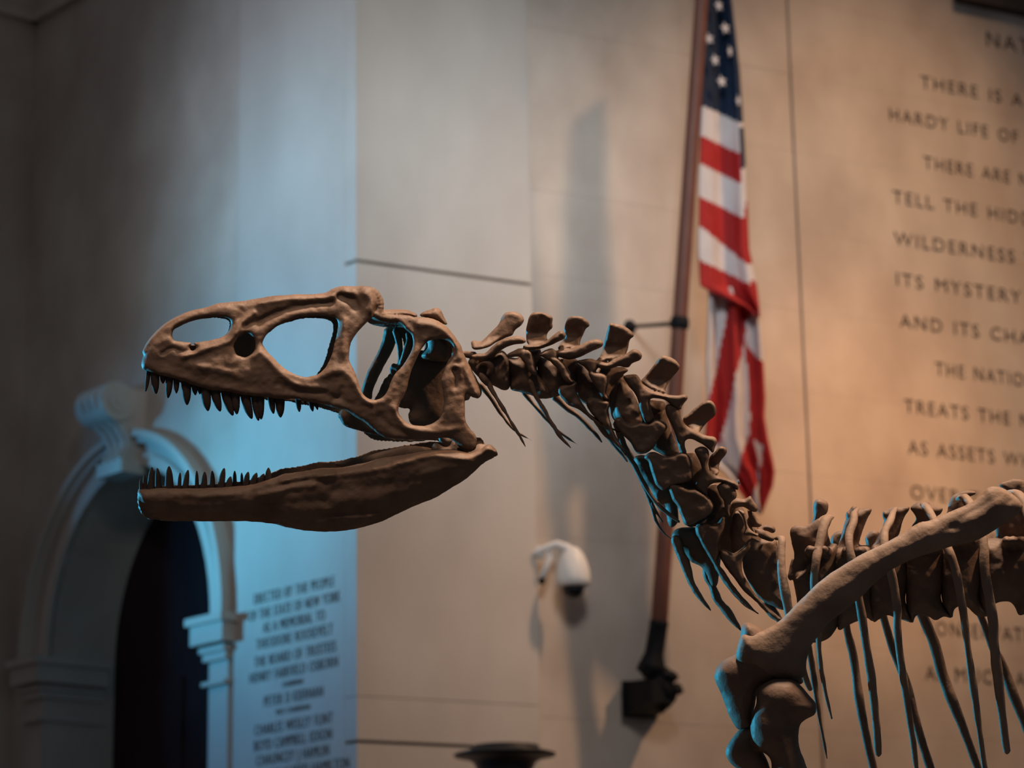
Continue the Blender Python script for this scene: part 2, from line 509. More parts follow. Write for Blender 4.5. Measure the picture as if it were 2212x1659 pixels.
for k_, (rad_, hw2) in enumerate(((.145, .178), (.085, .190), (.035, .2))):
    cc = CORNER - nl * (SETL - .245) + el * tc + ZUP * (zb + .80 * H)
    ring = [cc + nl * (rad_ * math.cos(q)) + ZUP * (rad_ * math.sin(q)) for q in np.linspace(0, 2 * math.pi, 24, endpoint=False)]
    V = [p - el * hw2 for p in ring] + [p + el * hw2 for p in ring]
    kv.add(V, [tuple(range(24)), tuple(range(47, 23, -1))] + [(i, (i + 1) % 24, (i + 1) % 24 + 24, i + 24) for i in range(24)])
build('keystone_volute', kv, M_STONE2, ks)
build('keystone_cap', kb, M_STONE2, ks)
# dark door inside the arch
dl = MB()
lp = [(tc - hw_ - .1, 0.002)] + [(tc - (RX + .1) * math.cos(q), zs + (RAD + .1) * math.sin(q)) for q in np.linspace(0, math.pi, 24)] + [(tc + hw_ + .1, 0.002)]
prism(dl, lp, CORNER - nl * SETL, el, nl, -0.66, -0.585)
D1 = tag(build('door_1', dl, M_DOOR), kind='structure')
for sg in (-1, 1):
    for (a, b) in ((0.3, 1.6), (1.8, zs - .2)):
        pm = MB(); pm.box(CORNER - nl * SETL + el * (tc + sg * .45) - nl * .575 + ZUP * ((a + b) / 2), el, nl, ZUP, .32, .012, (b - a) / 2)
        build('door_panel', pm, M_DOOR, D1)
# niche side wall
w = MB()
NW = CORNER - nl * SETL + el * T_IN
w.box(NW + el * 0.25 + nl * .75 + ZUP * WALL_TOP / 2, el, nl, ZUP, .25, .75, WALL_TOP / 2)
w.box(NW + el * 4.0 + nl * 1.25 + ZUP * WALL_TOP / 2, el, nl, ZUP, 3.5, .25, WALL_TOP / 2)
tag(build('wall_niche', w, M_STONE), kind='structure')
# string course at the top of the niche
zst = onl(60, 78).z
st = MB()
st.box(CORNER - nl * SETL + el * ((S_PIER_L + T_IN) / 2) + nl * .03 + ZUP * (zst + .10), el, nl, ZUP, (T_IN - S_PIER_L) / 2, .03, .04)
st.box(NW - el * .03 + nl * .78 + ZUP * (zst + .10), el, nl, ZUP, .03, .78, .04)
tag(build('trim_2', st, M_STONE), kind='structure')

# ------------------------------------------------------------------ inscriptions
def text_mesh(body, spacing=1.15):
    cu = bpy.data.curves.new('txt', 'FONT'); cu.body = body; cu.size = 1.0; cu.extrude = 0.004
    cu.space_character = spacing; cu.space_word = 1.25; cu.resolution_u = 3; cu.offset = -0.008
    ob = bpy.data.objects.new('txt', cu); col.objects.link(ob)
    dg = bpy.context.evaluated_depsgraph_get()
    me = bpy.data.meshes.new_from_object(ob.evaluated_get(dg))
    bpy.data.objects.remove(ob); bpy.data.curves.remove(cu)
    return me
def verts_of(me):
    a = np.zeros(len(me.vertices) * 3); me.vertices.foreach_get('co', a); return a.reshape(-1, 3)
def inscribe(full, prefix, pl, pr_, cap, on, ea, en, parent, spacing=1.15):
    """pl / pr_ : pixels of the lower left corner of the line and lower right of `prefix`"""
    A, B = on(*pl), on(*pr_)
    wid = abs((B - A).dot(ea))
    mp = text_mesh(prefix, spacing); w0 = verts_of(mp); bpy.data.meshes.remove(mp)
    sx = wid / (w0[:, 0].max() - w0[:, 0].min())
    sy = cap / 0.7
    me = text_mesh(full, spacing); v = verts_of(me)
    z0 = 0.5 * (A.z + B.z)
    if en is nr: x0 = A
    W = []
    x_l = v[:, 0].min()
    for x, y, z in v:
        W.append(A - ZUP * A.z + ea * ((x - x_l) * sx) + ZUP * (z0 + y * sy) + en * (0.001 + (z + .004) * .5))
    mb = MB(); mb.add(W, [tuple(p.vertices) for p in me.polygons])
    bpy.data.meshes.remove(me)
    return build('inscription_line', mb, M_LETTER, parent)

CAPR = 0.106
for full, pre, a, b, cp in [
    ('NATURE', 'NA', (2132, 99), (2196, 113), .13),
    ('THERE IS A DELIGHT IN THE', 'THERE IS A', (1989, 186), (2209, 234), CAPR),
    ('HARDY LIFE OF THE OPEN', 'HARDY LIFE OF', (1922, 254), (2200, 316), CAPR),
    ('THERE ARE NO WORDS THAT CAN', 'THERE ARE', (1996, 361), (2182, 399), CAPR),
    ('TELL THE HIDDEN SPIRIT OF THE', 'TELL THE HID', (1929, 434), (2200, 487), CAPR),
    ('WILDERNESS THAT CAN REVEAL', 'WILDERNESS', (1932, 522), (2192, 574), CAPR),
    ('ITS MYSTERY ITS MELANCHOLY', 'ITS MYSTERY', (1937, 613), (2206, 660), CAPR),
    ('AND ITS CHARM', 'AND ITS CH', (1944, 704), (2193, 743), CAPR),
    ('THE NATION BEHAVES WELL IF IT', 'THE NATIO', (2021, 806), (2211, 839), CAPR),
    ('TREATS THE NATURAL RESOURCES', 'TREATS THE', (1954, 887), (2182, 922), CAPR),
    ('AS ASSETS WHICH IT MUST TURN', 'AS ASSETS W', (1962, 976), (2203, 1011), CAPR),
    ('OVER TO THE NEXT GENERATION', 'OVER', (1968, 1075), (2073, 1090), CAPR),
    ('INCREASED AND NOT IMPAIRED', 'INCREASED', (1978, 1168), (2180, 1190), CAPR),
    ('IN VALUE', 'IN VALUE', (2120, 1280), (2290, 1300), CAPR),
    ('CONSERVATION MEANS DEVELOPMENT', 'CONSERVAT', (1995, 1366), (2209, 1390), CAPR),
    ('AS MUCH AS IT DOES PROTECTION', 'AS MUC', (1999, 1466), (2144, 1480), CAPR)]:
    inscribe(full, pre, a, b, cp, onr, er, nr, WR, 1.22)
CAPL = 0.072
for full, a, b, cp in [
    ('ERECTED BY THE PEOPLE', (550, 1306), (722, 1266), CAPL),
    ('OF THE STATE OF NEW YORK', (539, 1344), (735, 1297), CAPL),
    ('AS A MEMORIAL TO', (569, 1369), (702, 1338), CAPL),
    ('THEODORE ROOSEVELT', (554, 1402), (719, 1371), CAPL),
    ('THE BOARD OF TRUSTEES', (550, 1443), (726, 1406), CAPL),
    ('HENRY FAIRFIELD OSBORN', (540, 1478), (730, 1439), CAPL),
    ('CHAIRMAN', (611, 1486), (655, 1475), .035),
    ('PETER D KIERNAN', (571, 1529), (698, 1502), CAPL),
    ('VICE CHAIRMAN', (596, 1545), (670, 1531), .035),
    ('CHARLES WESLEY FLINT', (551, 1589), (719, 1562), CAPL),
    ('BOYD CAMPBELL EDSON', (550, 1623), (717, 1596), CAPL),
    ('CHAUNCEY J HAMLIN', (555, 1654), (711, 1632), CAPL),
    ('WILLIAM ALFRED HAMILTON', (545, 1690), (755, 1659), CAPL)]:
    A, B = onq(*a), onq(*b)
    # text reads left to right in the picture, so it runs against el
    inscribe(full, full, a, b, cp, onq, -el, nl, WP, 1.1)

# ------------------------------------------------------------------ flagpole, bracket, flag
PB = onr(1424, 1345, .42); PT = onr(1527, -170, 1.15)
fp = empty('flagpole', onr(1405, 1545, .25), 'dark wooden flagpole leaning out of a black wall bracket beside the flag', 'flagpole')
def wsweep(mb, pts, rad, sides=14, flat=1.0):
    c = np.array([list(p) for p in pts]); sweep(mb, c, np.array(rad, float), sides, flat)
mb = MB(); n_ = 14
wsweep(mb, [PB.lerp(PT, i / n_) for i in range(n_ + 1)], [.058 - .012 * i / n_ for i in range(n_ + 1)])
build('pole', mb, M_POLE, fp, True)
pdn = (PT - PB).normalized()
mb = MB(); wsweep(mb, [PT + pdn * .04, PT + pdn * .12, PT + pdn * .2, PT + pdn * .3, PT + pdn * .46], [.05, .09, .05, .07, .012], 12)
build('finial', mb, M_BRONZE, fp, True)
# socket sleeve
SB = onr(1408, 1442, .34)
mb = MB(); wsweep(mb, [SB, SB.lerp(PB, .12), SB.lerp(PB, .3), SB.lerp(PB, .95), PB], [.10, .085, .066, .064, .068])
build('socket_sleeve', mb, M_BLACK, fp, True)
mb = MB()
wsweep(mb, [onr(1380, 1444, .34), onr(1408, 1448, .34), onr(1440, 1452, .34)], [.02, .03, .035], 8)
wsweep(mb, [onr(1412, 1440, .34), onr(1424, 1470, .34), onr(1436, 1500, .32)], [.05, .075, .1], 10)
build('socket_collar', mb, M_BLACK, fp, True)
mb = MB()
bq = onr(1378, 1512, .02)
def hexa(mb, c0, w0, h0, c1, w1, h1):
    V = []
    for c, w_, h_ in ((c0, w0, h0), (c1, w1, h1)):
        V += [c - er * w_ - ZUP * h_, c + er * w_ - ZUP * h_, c + er * w_ + ZUP * h_, c - er * w_ + ZUP * h_]
    mb.add(V, [(3, 2, 1, 0), (4, 5, 6, 7), (0, 1, 5, 4), (1, 2, 6, 5), (2, 3, 7, 6), (3, 0, 4, 7)])
hexa(mb, onr(1384, 1512, .0), .13, .125, onr(1378, 1510, .10), .125, .12)
hexa(mb, onr(1384, 1510, .10), .12, .115, onr(1432, 1492, .40), .085, .075)
build('bracket_body', mb, M_BLACK, fp)
mb = MB()
for (x, y, o_, r_) in ((1452, 1462, .4, .045), (1462, 1485, .4, .035), (1440, 1458, .4, .04), (1466, 1492, .42, .03), (1430, 1520, .3, .07), (1405, 1478, .3, .05)):
    p = onr(x, y, o_); wsweep(mb, [p - er * .02, p, p + er * .02], [r_ * .7, r_, r_ * .7], 8)
build('bracket_scrollwork', mb, M_BLACK, fp, True)
# stay rod to the wall
pr0 = PB.lerp(PT, (1345 - 712) / (1345 + 170.0))
rg = MB(); wsweep(rg, [pr0 - pdn * .025, pr0 + pdn * .025], [.066, .066], 14); build('stay_ring', rg, M_BLACK, fp, True)
pw = onr(1360, 706, 0.0)
rg = MB(); wsweep(rg, [pr0, pr0.lerp(pw, .5), pw], [.016, .014, .014], 8)
wsweep(rg, [pw, pw + nr * .012], [.05, .05], 12)
build('stay_rod', rg, M_BLACK, fp, True)

# flag: folded cloth hanging from the pole, pattern carried by the cloth
flag = empty('flag', onr(1640, 1108, .9), 'hanging American flag folded beside the wooden pole, stars at top', 'flag')
def cloth(name, rows, regions, default, outf, parent, stepy=5.0, nx=30):
    ys = np.arange(rows[0][0], rows[-1][0] + .1, stepy)
    ry = [r[0] for r in rows]
    xl = np.interp(ys, ry, [r[1] for r in rows]); xr = np.interp(ys, ry, [r[2] for r in rows])
    V = []; px = []
    for j, y in enumerate(ys):
        for i in range(nx + 1):
            u = i / nx; x = xl[j] + (xr[j] - xl[j]) * u
            V.append(onr(x, y, outf(u, y))); px.append((x, y))
    mb = MB(); px = np.array(px)
    regs = [(np.array(r, float), mi) for r, mi in regions]
    F = []; cent = []
    for j in range(len(ys) - 1):
        for i in range(nx):
            a = j * (nx + 1) + i; f = (a, a + 1, a + nx + 2, a + nx + 1)
            F.append(f); cent.append(px[list(f)].mean(0))
    cent = np.array(cent); mi = np.full(len(F), default)
    for lp, k in regs: mi[inside(cent, [lp])] = k
    b = MB(); b.v = [tuple(v) for v in V]; b.f = F; b.m = [int(k) for k in mi]
    o = build(name, b, [M_FW, M_FR, M_FB], parent, True)
    md = o.modifiers.new('thick', 'SOLIDIFY'); md.thickness = 0.006; md.offset = 0
    return o
FO = .80
low_rows = [(620, 1528, 1622), (640, 1531, 1630), (700, 1529, 1641), (790, 1525, 1649), (860, 1528, 1653), (900, 1526, 1651), (945, 1522, 1658), (1000, 1540, 1670), (1020, 1565, 1673), (1050, 1590, 1669), (1085, 1615, 1655), (1112, 1640, 1645)]
low_reg = [(ZB([(425, 350), (540, 400), (545, 430), (520, 470), (510, 560), (490, 650), (460, 760), (440, 880), (400, 1040), (370, 1130), (240, 1100), (320, 880), (360, 720), (400, 520)]), 1),
           (ZB([(508, 560), (520, 600), (560, 650), (620, 700), (640, 800), (640, 1000), (690, 1230), (660, 1330), (600, 1520), (580, 1400), (590, 1250), (605, 1130), (560, 1100), (540, 1040), (535, 900), (525, 740)]), 1),
           (ZB([(545, 1040), (560, 1110), (580, 1200), (570, 1340), (545, 1420), (470, 1440), (470, 1290), (490, 1180), (520, 1100)]), 1),
           (ZB([(425, 345), (530, 400), (600, 460), (600, 300), (545, 290)]), 1)]
cloth('lower_fold', low_rows, low_reg, 0, lambda u, y: FO - .10 + .05 * math.sin(u * 13 + y * .002) + .03 * math.sin(u * 27), flag)
up_rows = [(-60, 1526, 1574), (0, 1523, 1580), (150, 1516, 1597), (270, 1513, 1605), (400, 1510, 1612), (540, 1509, 1618), (600, 1511, 1632), (618, 1513, 1634), (630, 1534, 1636), (648, 1575, 1638), (664, 1612, 1640), (686, 1634, 1641)]
up_reg = [(ZA([(300, -250), (700, -250), (700, 870), (655, 850), (620, 840), (365, 725), (300, 690)]), 2),
          (ZA([(630, 880), (700, 880), (700, 1150), (640, 1160)]), 2),
          (ZA([(300, 905), (375, 940), (630, 1060), (645, 1270), (370, 1130), (300, 1100)]), 1),
          (ZA([(300, 1325), (360, 1355), (665, 1510), (668, 1390), (760, 1450), (760, 1830), (680, 1820), (360, 1590 - 30), (300, 1540)]), 1),
          (ZB([(200, 120), (270, 150), (540, 280), (545, 250), (640, 330), (640, 480), (200, 480)]), 1)]
cloth('upper_fold', up_rows, up_reg, 0, lambda u, y: FO + .05 * math.sin(u * 8 + .6) + .010 * math.sin(u * 21 + y * .004), flag)
def star(x, y, r, squash=1.0):
    mb = MB(); c = onr(x, y, FO + .105); vs = []
    for k in range(10):
        rr = r if k % 2 == 0 else r * .42
        a = math.pi / 2 + k * math.pi / 5 + .25
        vs.append(c + er * (rr * math.cos(a) * squash) + ZUP * (rr * math.sin(a)))
    top = [v + nr * .006 for v in vs]
    mb.add(vs + top, [tuple(range(10)), tuple(range(19, 9, -1))] + [(i, (i + 1) % 10, (i + 1) % 10 + 10, i + 10) for i in range(10)])
    build('star', mb, M_FW, flag)
for (x, y, s) in ((485, 40, .8), (530, 195, .9), (418, 268, .9), (562, 355, .45), (460, 415, .8), (505, 562, .9), (620, 695, .45)):
    (p,) = ZA([(x, y)]); star(p[0], p[1], .047, s)

# ------------------------------------------------------------------ security camera on the pier's return
scam = empty('security_camera', onr(1172, 1255, SETB * .5), 'white teardrop dome security camera on a curved arm beside the pier', 'camera')
O_ = 0.28
mb = MB(); wsweep(mb, [onr(1158, 1196, .16), onr(1178, 1184, .2), onr(1204, 1175, .25), onr(1225, 1184, O_), onr(1234, 1205, O_)], [.026, .024, .026, .034, .05], 12)
build('arm', mb, M_WHITE, scam, True)
mb = MB(); wsweep(mb, [onr(1172, 1244, .16), onr(1180, 1225, .20), onr(1188, 1205, .22), onr(1186, 1190, .2)], [.026, .020, .016, .014], 10)
wsweep(mb, [onr(1164, 1186, .16), onr(1166, 1196, .16), onr(1170, 1204, .16)], [.024, .03, .022], 10)
build('wall_bracket', mb, M_WHITE, scam, True)
mb = MB(); wsweep(mb, [onr(1171, 1250, .15), onr(1170, 1258, .14)], [.025, .022], 10); build('cable_gland', mb, M_BLACK, scam, True)
def lathe(mb, base, prof, sides=28):
    V = []; F = []
    for (z, r) in prof:
        for k in range(sides):
            a = 2 * math.pi * k / sides
            V.append(base + Vector((math.cos(a) * r, math.sin(a) * r, z)))
    for i in range(len(prof) - 1):
        for k in range(sides):
            j = (k + 1) % sides; F.append((i * sides + k, i * sides + j, (i + 1) * sides + j, (i + 1) * sides + k))
    F.append(tuple(range(sides))[::-1]); F.append(tuple((len(prof) - 1) * sides + k for k in range(sides)))
    mb.add(V, F)
hb = onr(1238, 1268, O_)
mb = MB(); lathe(mb, hb, [(0, .095), (.012, .112), (.05, .118), (.11, .114), (.17, .098), (.22, .076), (.255, .05), (.27, .03)])
build('housing', mb, M_WHITE, scam, True)
mb = MB(); lathe(mb, hb, [(-.078, .012), (-.072, .035), (-.055, .058), (-.03, .072), (0.004, .078)])
build('dome', mb, M_DOME, scam, True)

# ------------------------------------------------------------------ bronze torchere by the pier
tp = onp(1090, 1612, .75)
TB = Vector((tp.x, tp.y, 0)); zt_ = tp.z
tor = empty('torchere', TB, 'dark bronze torchere top with a wide flat dish in front of the pier', 'torchere')
mb = MB(); lathe(mb, TB, [(zt_ - .42, .05), (zt_ - .30, .09), (zt_ - .20, .14), (zt_ - .14, .175), (zt_ - .10, .195), (zt_ - .075, .24), (zt_ - .062, .315), (zt_ - .048, .318), (zt_ - .036, .27), (zt_ - .03, .215), (zt_, .215), (zt_, .19), (zt_ - .03, .16)])
build('dish', mb, M_BRONZE, tor, True)
mb = MB(); lathe(mb, TB, [(.35, .08), (.6, .06), (1.2, .05), (1.25, .075), (1.3, .05), (zt_ - .45, .042), (zt_ - .40, .07)])
build('stem', mb, M_BRONZE, tor, True)
mb = MB(); lathe(mb, TB, [(0, .30), (.06, .30), (.1, .24), (.2, .2), (.3, .12), (.36, .1)])
build('base', mb, M_BRONZE, tor, True)

# ------------------------------------------------------------------ the dinosaur skeleton
BASE = 6.7
sk = empty('dinosaur_skeleton', cs2w(cs(1900, 1300, BASE)), 'mounted brown dinosaur skeleton, jaws open, neck curving down to ribs and shoulder', 'skeleton')
scale = BASE / FPX                                          # metres per pixel at the skeleton
def bone(name, mb, parent=sk, material=None, voxel=0.0028, sm=3, rough=.0012, freq=45, r2=.002, f2=14, remesh=True):
    o = build(name, mb, material or M_BONE, parent, True, world=False)
    if remesh:
        bake(o, [('REMESH', dict(mode='VOXEL', voxel_size=voxel, use_smooth_shade=True)), ('SMOOTH', dict(factor=.5, iterations=sm))])
        if not o.data.materials: o.data.materials.append(material or M_BONE)
    roughen(o, rough, freq, r2, f2)
    return o

# ---- skull
HWX = [300, 330, 400, 550, 700, 800, 900, 1000, 1045]
HWV = [.018, .036, .058, .075, .10, .125, .135, .125, .115]
top_pts = Z1([(150, 880), (185, 790), (230, 710), (300, 630), (390, 540), (480, 480), (620, 410), (740, 370), (870, 345), (980, 305), (1100, 288), (1280, 275), (1440, 245), (1600, 215), (1800, 200), (2000, 195)]) + \
    Z2([(230, 165), (300, 125), (400, 95), (500, 98), (620, 90), (700, 105), (750, 160), (775, 230), (770, 310), (745, 350)])
back_pts = Z2([(800, 345), (860, 375), (930, 385), (1000, 385), (1090, 395), (1150, 415), (1230, 415), (1320, 425), (1400, 455), (1470, 500), (1530, 560), (1590, 640), (1640, 720), (1660, 780), (1720, 900), (1790, 1030), (1850, 1150), (1857, 1230), (1820, 1275), (1750, 1255), (1695, 1225), (1680, 1280), (1680, 1400), (1690, 1500)]) + \
    Z4([(1790, 130), (1850, 200), (1865, 290), (1840, 345), (1780, 360), (1720, 345), (1640, 290), (1560, 240), (1460, 235), (1380, 247), (1180, 250), (1000, 245), (880, 235), (800, 200), (700, 115), (620, 50), (530, 0)])
tooth_row = [(748, 888), (720, 880), (703, 875), (686, 872)] + Z1([(2040, 1400), (1940, 1385), (1850, 1360), (1740, 1365), (1640, 1360), (1540, 1340), (1350, 1325), (1240, 1310), (1130, 1285), (1020, 1270), (900, 1260), (800, 1230), (690, 1200), (560, 1150), (420, 1110), (320, 1090), (180, 1040), (140, 1010), (130, 960)])
outer = top_pts + back_pts + tooth_row
naris = Z1([(480, 640), (495, 590), (540, 545), (640, 500), (740, 465), (850, 445), (950, 435), (1020, 438), (1085, 450), (1128, 480), (1120, 560), (1075, 630), (1010, 670), (930, 690), (800, 710), (640, 720), (540, 710), (495, 690)])
antorb = [(568, 741), (577, 723), (592, 710), (612, 698), (633, 690.5), (656, 684), (680, 682), (705, 683), (724, 687), (730, 698), (727.6, 719), (721.5, 743), (715, 770), (703, 792.6), (688.7, 807), (672, 812), (660, 814), (646, 811), (627, 802.6), (608, 789), (592.6, 773.6), (579, 760), (571, 748.6)]
orbit = [(768, 725), (783, 707), (798, 692), (812, 682), (830, 684), (848.5, 690), (863, 699), (877, 713), (887.5, 723), (891.6, 737), (889.5, 753.7), (877, 778), (863, 796.7), (850.6, 811), (842, 829.5), (834, 848), (824, 859), (811.6, 863), (799, 861), (789, 855), (781, 844), (772.7, 819), (764.5, 796.7), (756, 780), (756, 760), (758, 743)]
maxfen = [(505.7, 748.6), (511.5, 764), (529, 770.8), (540.5, 766), (550, 754), (550, 735), (536.6, 720), (521, 725), (510, 736)]
latemp = [(934.6, 734), (957, 733), (972, 741), (976, 755.7), (973, 774), (963, 790.6), (957, 807), (953, 823), (956, 846), (958, 866), (955, 891), (945, 907), (926, 917.6), (904, 919.7), (881, 913.5), (867, 899), (861, 887), (866, 868), (878, 845), (884, 820), (892, 795), (903, 770), (914, 750), (923, 739)]
foramen = [(410, 748), (414, 744.5), (420, 745), (423, 750), (420, 756), (414, 757), (411, 754)]

tx = np.array([p[0] for p in top_pts] + [844, 873, 900, 945, 976, 1000, 1040]); ty = np.array([p[1] for p in top_pts] + [676, 678, 682, 690, 708, 755, 830])
bx_ = np.array([305, 340, 434, 540, 640, 703, 765, 819, 859, 1045.]); by_ = np.array([800, 810, 837, 856, 862, 875, 900, 940, 949, 955.])
o_ = np.argsort(tx); tx, ty = tx[o_], ty[o_]
def hwid(px): return np.interp(px, HWX, HWV)
def rel(px, py):
    t = np.interp(px, tx, ty); b = np.interp(px, bx_, by_)
    return np.clip((b - py) / np.maximum(b - t, 8), 0, 1)
def midz(px): return (np.asarray(px) - 900) * scale * .16
def Dlat(px, py):
    s = rel(px, py)
    k = np.interp(px, [300, 420, 700, 830, 1045], [.55, .62, .66, .50, .35])
    return hwid(px) * (1 - k * s ** 1.6 - .10 * np.clip(.25 - s, 0, .25) / .25)
LSK = np.array([-.17, -.05, .98])
def near_z(px, py): return midz(px) - Dlat(px, py)
def far_off(px, py): return 2 * Dlat(px, py)[:, None] * LSK[None, :]
# ridges and grooves sculpted on the near wall (px polylines, width px, height m)
strokes = [
    ([(330, 745), (360, 735), (372, 730)], 9, .003), ([(395, 770), (420, 762), (450, 752), (500, 735), (520, 700), (548, 675)], 9, .008),
    ([(560, 700), (600, 676), (660, 660), (720, 655)], 9, -.010), ([(530, 705), (560, 690), (600, 675)], 8, -.006),
    ([(560, 655), (620, 645), (700, 641), (760, 632)], 9, .006), ([(735, 640), (760, 650), (768, 662)], 11, -.022),
    ([(790, 635), (805, 650), (800, 668)], 12, .012), ([(745, 690), (742, 720), (740, 760)], 9, .007),
    ([(548, 770), (560, 762), (574, 772), (600, 800), (640, 830), (700, 838)], 9, .006),
    ([(350, 765), (372, 752), (395, 760), (420, 756)], 5, -.006), ([(340, 790), (400, 800), (470, 820), (560, 838)], 14, -.003),
    ([(700, 810), (730, 800), (755, 815), (775, 845), (800, 870)], 11, .007), ([(740, 840), (735, 855), (720, 862)], 8, -.005),
    ([(850, 880), (880, 925), (930, 935), (990, 925)], 10, .006), ([(905, 700), (940, 705), (975, 730), (995, 770)], 12, .010),
    ([(880, 690), (900, 720), (905, 745)], 12, -.005), ([(980, 800), (985, 815), (983, 835)], 7, -.008), ([(1000, 790), (1015, 820), (1028, 848)], 10, .010),
    ([(985, 790), (993, 795), (996, 815)], 5, .006), ([(500, 660), (520, 668), (515, 690)], 7, -.004), ([(430, 790), (480, 800), (520, 815)], 10, .004),
    ([(600, 830), (640, 845), (700, 850), (760, 875)], 9, -.004), ([(820, 900), (860, 930), (920, 942)], 9, -.005)]
def sculpt(px, py):
    out = np.zeros(len(px)); P = np.stack([px, py], -1)
    for pl, wd_, h in strokes:
        pl = catmull(pl, 5, closed=False)
        best = np.full(len(P), 1e9)
        for a, b in zip(pl[:-1], pl[1:]):
            d = b - a; t = np.clip(((P - a) @ d) / max((d * d).sum(), 1e-9), 0, 1)
            best = np.minimum(best, np.hypot(*(P - (a + t[:, None] * d)).T))
        out += h * np.exp(-(best / wd_) ** 2 * 1.6)
    out += .0035 * vnoise(np.stack([px * .03, py * .05, 0 * px + .5], -1)) + .0015 * vnoise(np.stack([px * .1, py * .13, 0 * px + 4.5], -1))
    return out
mb = MB()
pillow(mb, [outer, naris, antorb, orbit, maxfen, latemp, foramen], near_z, .012, w=13, grid=4.0, bump=sculpt)
pillow(mb, [outer, naris, antorb, orbit, latemp], near_z, .011, w=13, grid=6.0, far=far_off)
def cross(px, py, r, up=.0, base=BASE):
    """a rod of bone from the near to the far wall"""
    a = cs(px, py, base + float(near_z(np.array([px]), np.array([py]))[0]))
    D = float(Dlat(np.array([px]), np.array([py]))[0])
    b = a + 2 * D * LSK
    n = 5; c = np.array([a + (b - a) * i / (n - 1) + np.array([0, up * math.sin(math.pi * i / (n - 1)), 0]) for i in range(n)])
    sweep(mb, c, np.full(n, r * scale), 8)
roof = catmull(top_pts[1:], 7, closed=False)
for p in roof:
    cross(p[0] + 2, p[1] + 9, 9, .006)
for p in catmull(Z2([(780, 375), (900, 400), (1040, 405), (1200, 440), (1330, 450), (1450, 520), (1540, 620), (1610, 740)]), 7, closed=False):
    cross(p[0] - 2, p[1] + 7, 9, .006)
# palate and snout floor
for p in catmull([(318, 790), (345, 798), (390, 806), (440, 815)], 7, closed=False): cross(p[0], p[1], 9)
# braincase, quadrates and palate inside the skull
pillow(mb, [Z2([(1130, 420), (1300, 430), (1450, 520), (1560, 640), (1640, 800), (1600, 860), (1520, 820), (1500, 880), (1380, 880), (1240, 860), (1210, 820), (1260, 740), (1240, 640), (1150, 560)])], lambda x, y: midz(x) - .01, .06, grid=6)
pillow(mb, [Z2([(1000, 900), (1100, 780), (1240, 760), (1400, 800), (1540, 800), (1540, 1100), (1500, 1300), (1500, 1480), (1400, 1570), (1250, 1600), (1110, 1540), (1080, 1440), (1100, 1385), (1000, 1370), (920, 1300), (940, 1100)])], lambda x, y: midz(x) + .05, .03, grid=6)
pillow(mb, [[(729, 893), (733, 906), (745, 921), (779, 932), (815, 940), (850, 940), (860, 915), (840, 890), (800, 870), (760, 870)]], lambda x, y: midz(x) + .02, .02, grid=6)
# far orbit strut seen through the eye socket
tube(mb, Z2([(900, 560, .09, 16), (870, 700, .09, 15), (800, 850, .09, 14), (720, 1000, .09, 14), (660, 1150, .09, 13), (640, 1260, .09, 14)]), sides=10)
tube(mb, Z2([(960, 560, .03, 10), (990, 700, .03, 7), (1000, 850, .03, 6), (985, 960, .03, 8), (930, 940, .04, 9), (915, 1000, .04, 6)]), sides=8)
tube(mb, Z2([(1080, 560, .02, 9), (1100, 650, .0, 8), (1060, 760, .0, 6), (1010, 900, .02, 5)]), sides=8)
# horn cores at the back of the skull
pillow(mb, [Z2([(1200, 400), (1250, 355), (1310, 335), (1380, 313), (1430, 345), (1470, 430), (1500, 500), (1420, 480), (1300, 430)])], lambda x, y: midz(x) + .02, .035, grid=5)
pillow(mb, [Z2([(760, 345), (900, 335), (1040, 333), (1110, 348), (1180, 385), (1190, 420), (1000, 420), (800, 400)])], lambda x, y: midz(x) + .05, .05, grid=5)
# quadrate foot
tube(mb, Z4([(1720, 250, -.05, 14), (1735, 300, -.04, 17), (1800, 320, -.05, 13)]), sides=10)
tube(mb, Z4([(1480, 230, .06, 10), (1540, 270, .06, 11), (1600, 260, .06, 8)]), sides=10)
skull = bone('skull', mb, voxel=0.0027, sm=2, rough=.0006, freq=90, r2=.0010, f2=24)

def tooth(parent, x0, x1, y, tx_, ty_, zoff, lat=0.0, blunt=.14, drop=0):
    mb = MB(); n = 9; P = []; Rr = []
    cx = (x0 + x1) / 2; r0 = (x1 - x0) / 2 * 1.0
    up = 1 if ty_ > y else -1
    ys = y - up * 7
    for i in range(n):
        t = i / (n - 1)
        x = cx + (tx_ - cx) * t ** 1.7
        yy = ys + (ty_ - up * r0 * .3 - ys) * t
        P.append((x, yy)); Rr.append(max(r0 * (1.06 - .34 * t ** 1.4) * (1 - t ** 7) ** .5, r0 * max(blunt, .34)))
    P = np.array(P); d = BASE + zoff + .012 * 0
    c = cs(P[:, 0], P[:, 1], np.full(n, d))
    if lat: c = c + np.array([0, 0, lat])
    sweep(mb, c, np.array(Rr) * d / FPX, 8, .7)
    o = build('tooth', mb, M_TOOTH, parent, True, world=False)
    return o
up_teeth = [(316, 326, 800, 314.7, 846), (325, 344, 806, 337, 851), (345, 359, 810, 352, 829), (358, 374.5, 814, 363, 860), (374.5, 388, 819, 381, 850), (391.5, 413, 826, 404, 875), (413, 427, 832, 422, 854), (425, 433, 836, 431.5, 852), (432, 455, 838, 449, 888), (454, 475, 842, 475, 889), (477, 498, 845, 502, 898), (498, 518, 849, 511.5, 895), (519, 540.5, 853, 543, 905), (542, 558, 856, 558, 909), (553, 571, 857, 564, 906), (578, 593.5, 859, 590.6, 894), (594, 615, 862, 606, 902), (638, 650.5, 863, 646.6, 890), (654, 661, 867, 661.5, 875), (666, 677.5, 869, 675.5, 889), (678, 687, 871, 686, 885.6)]
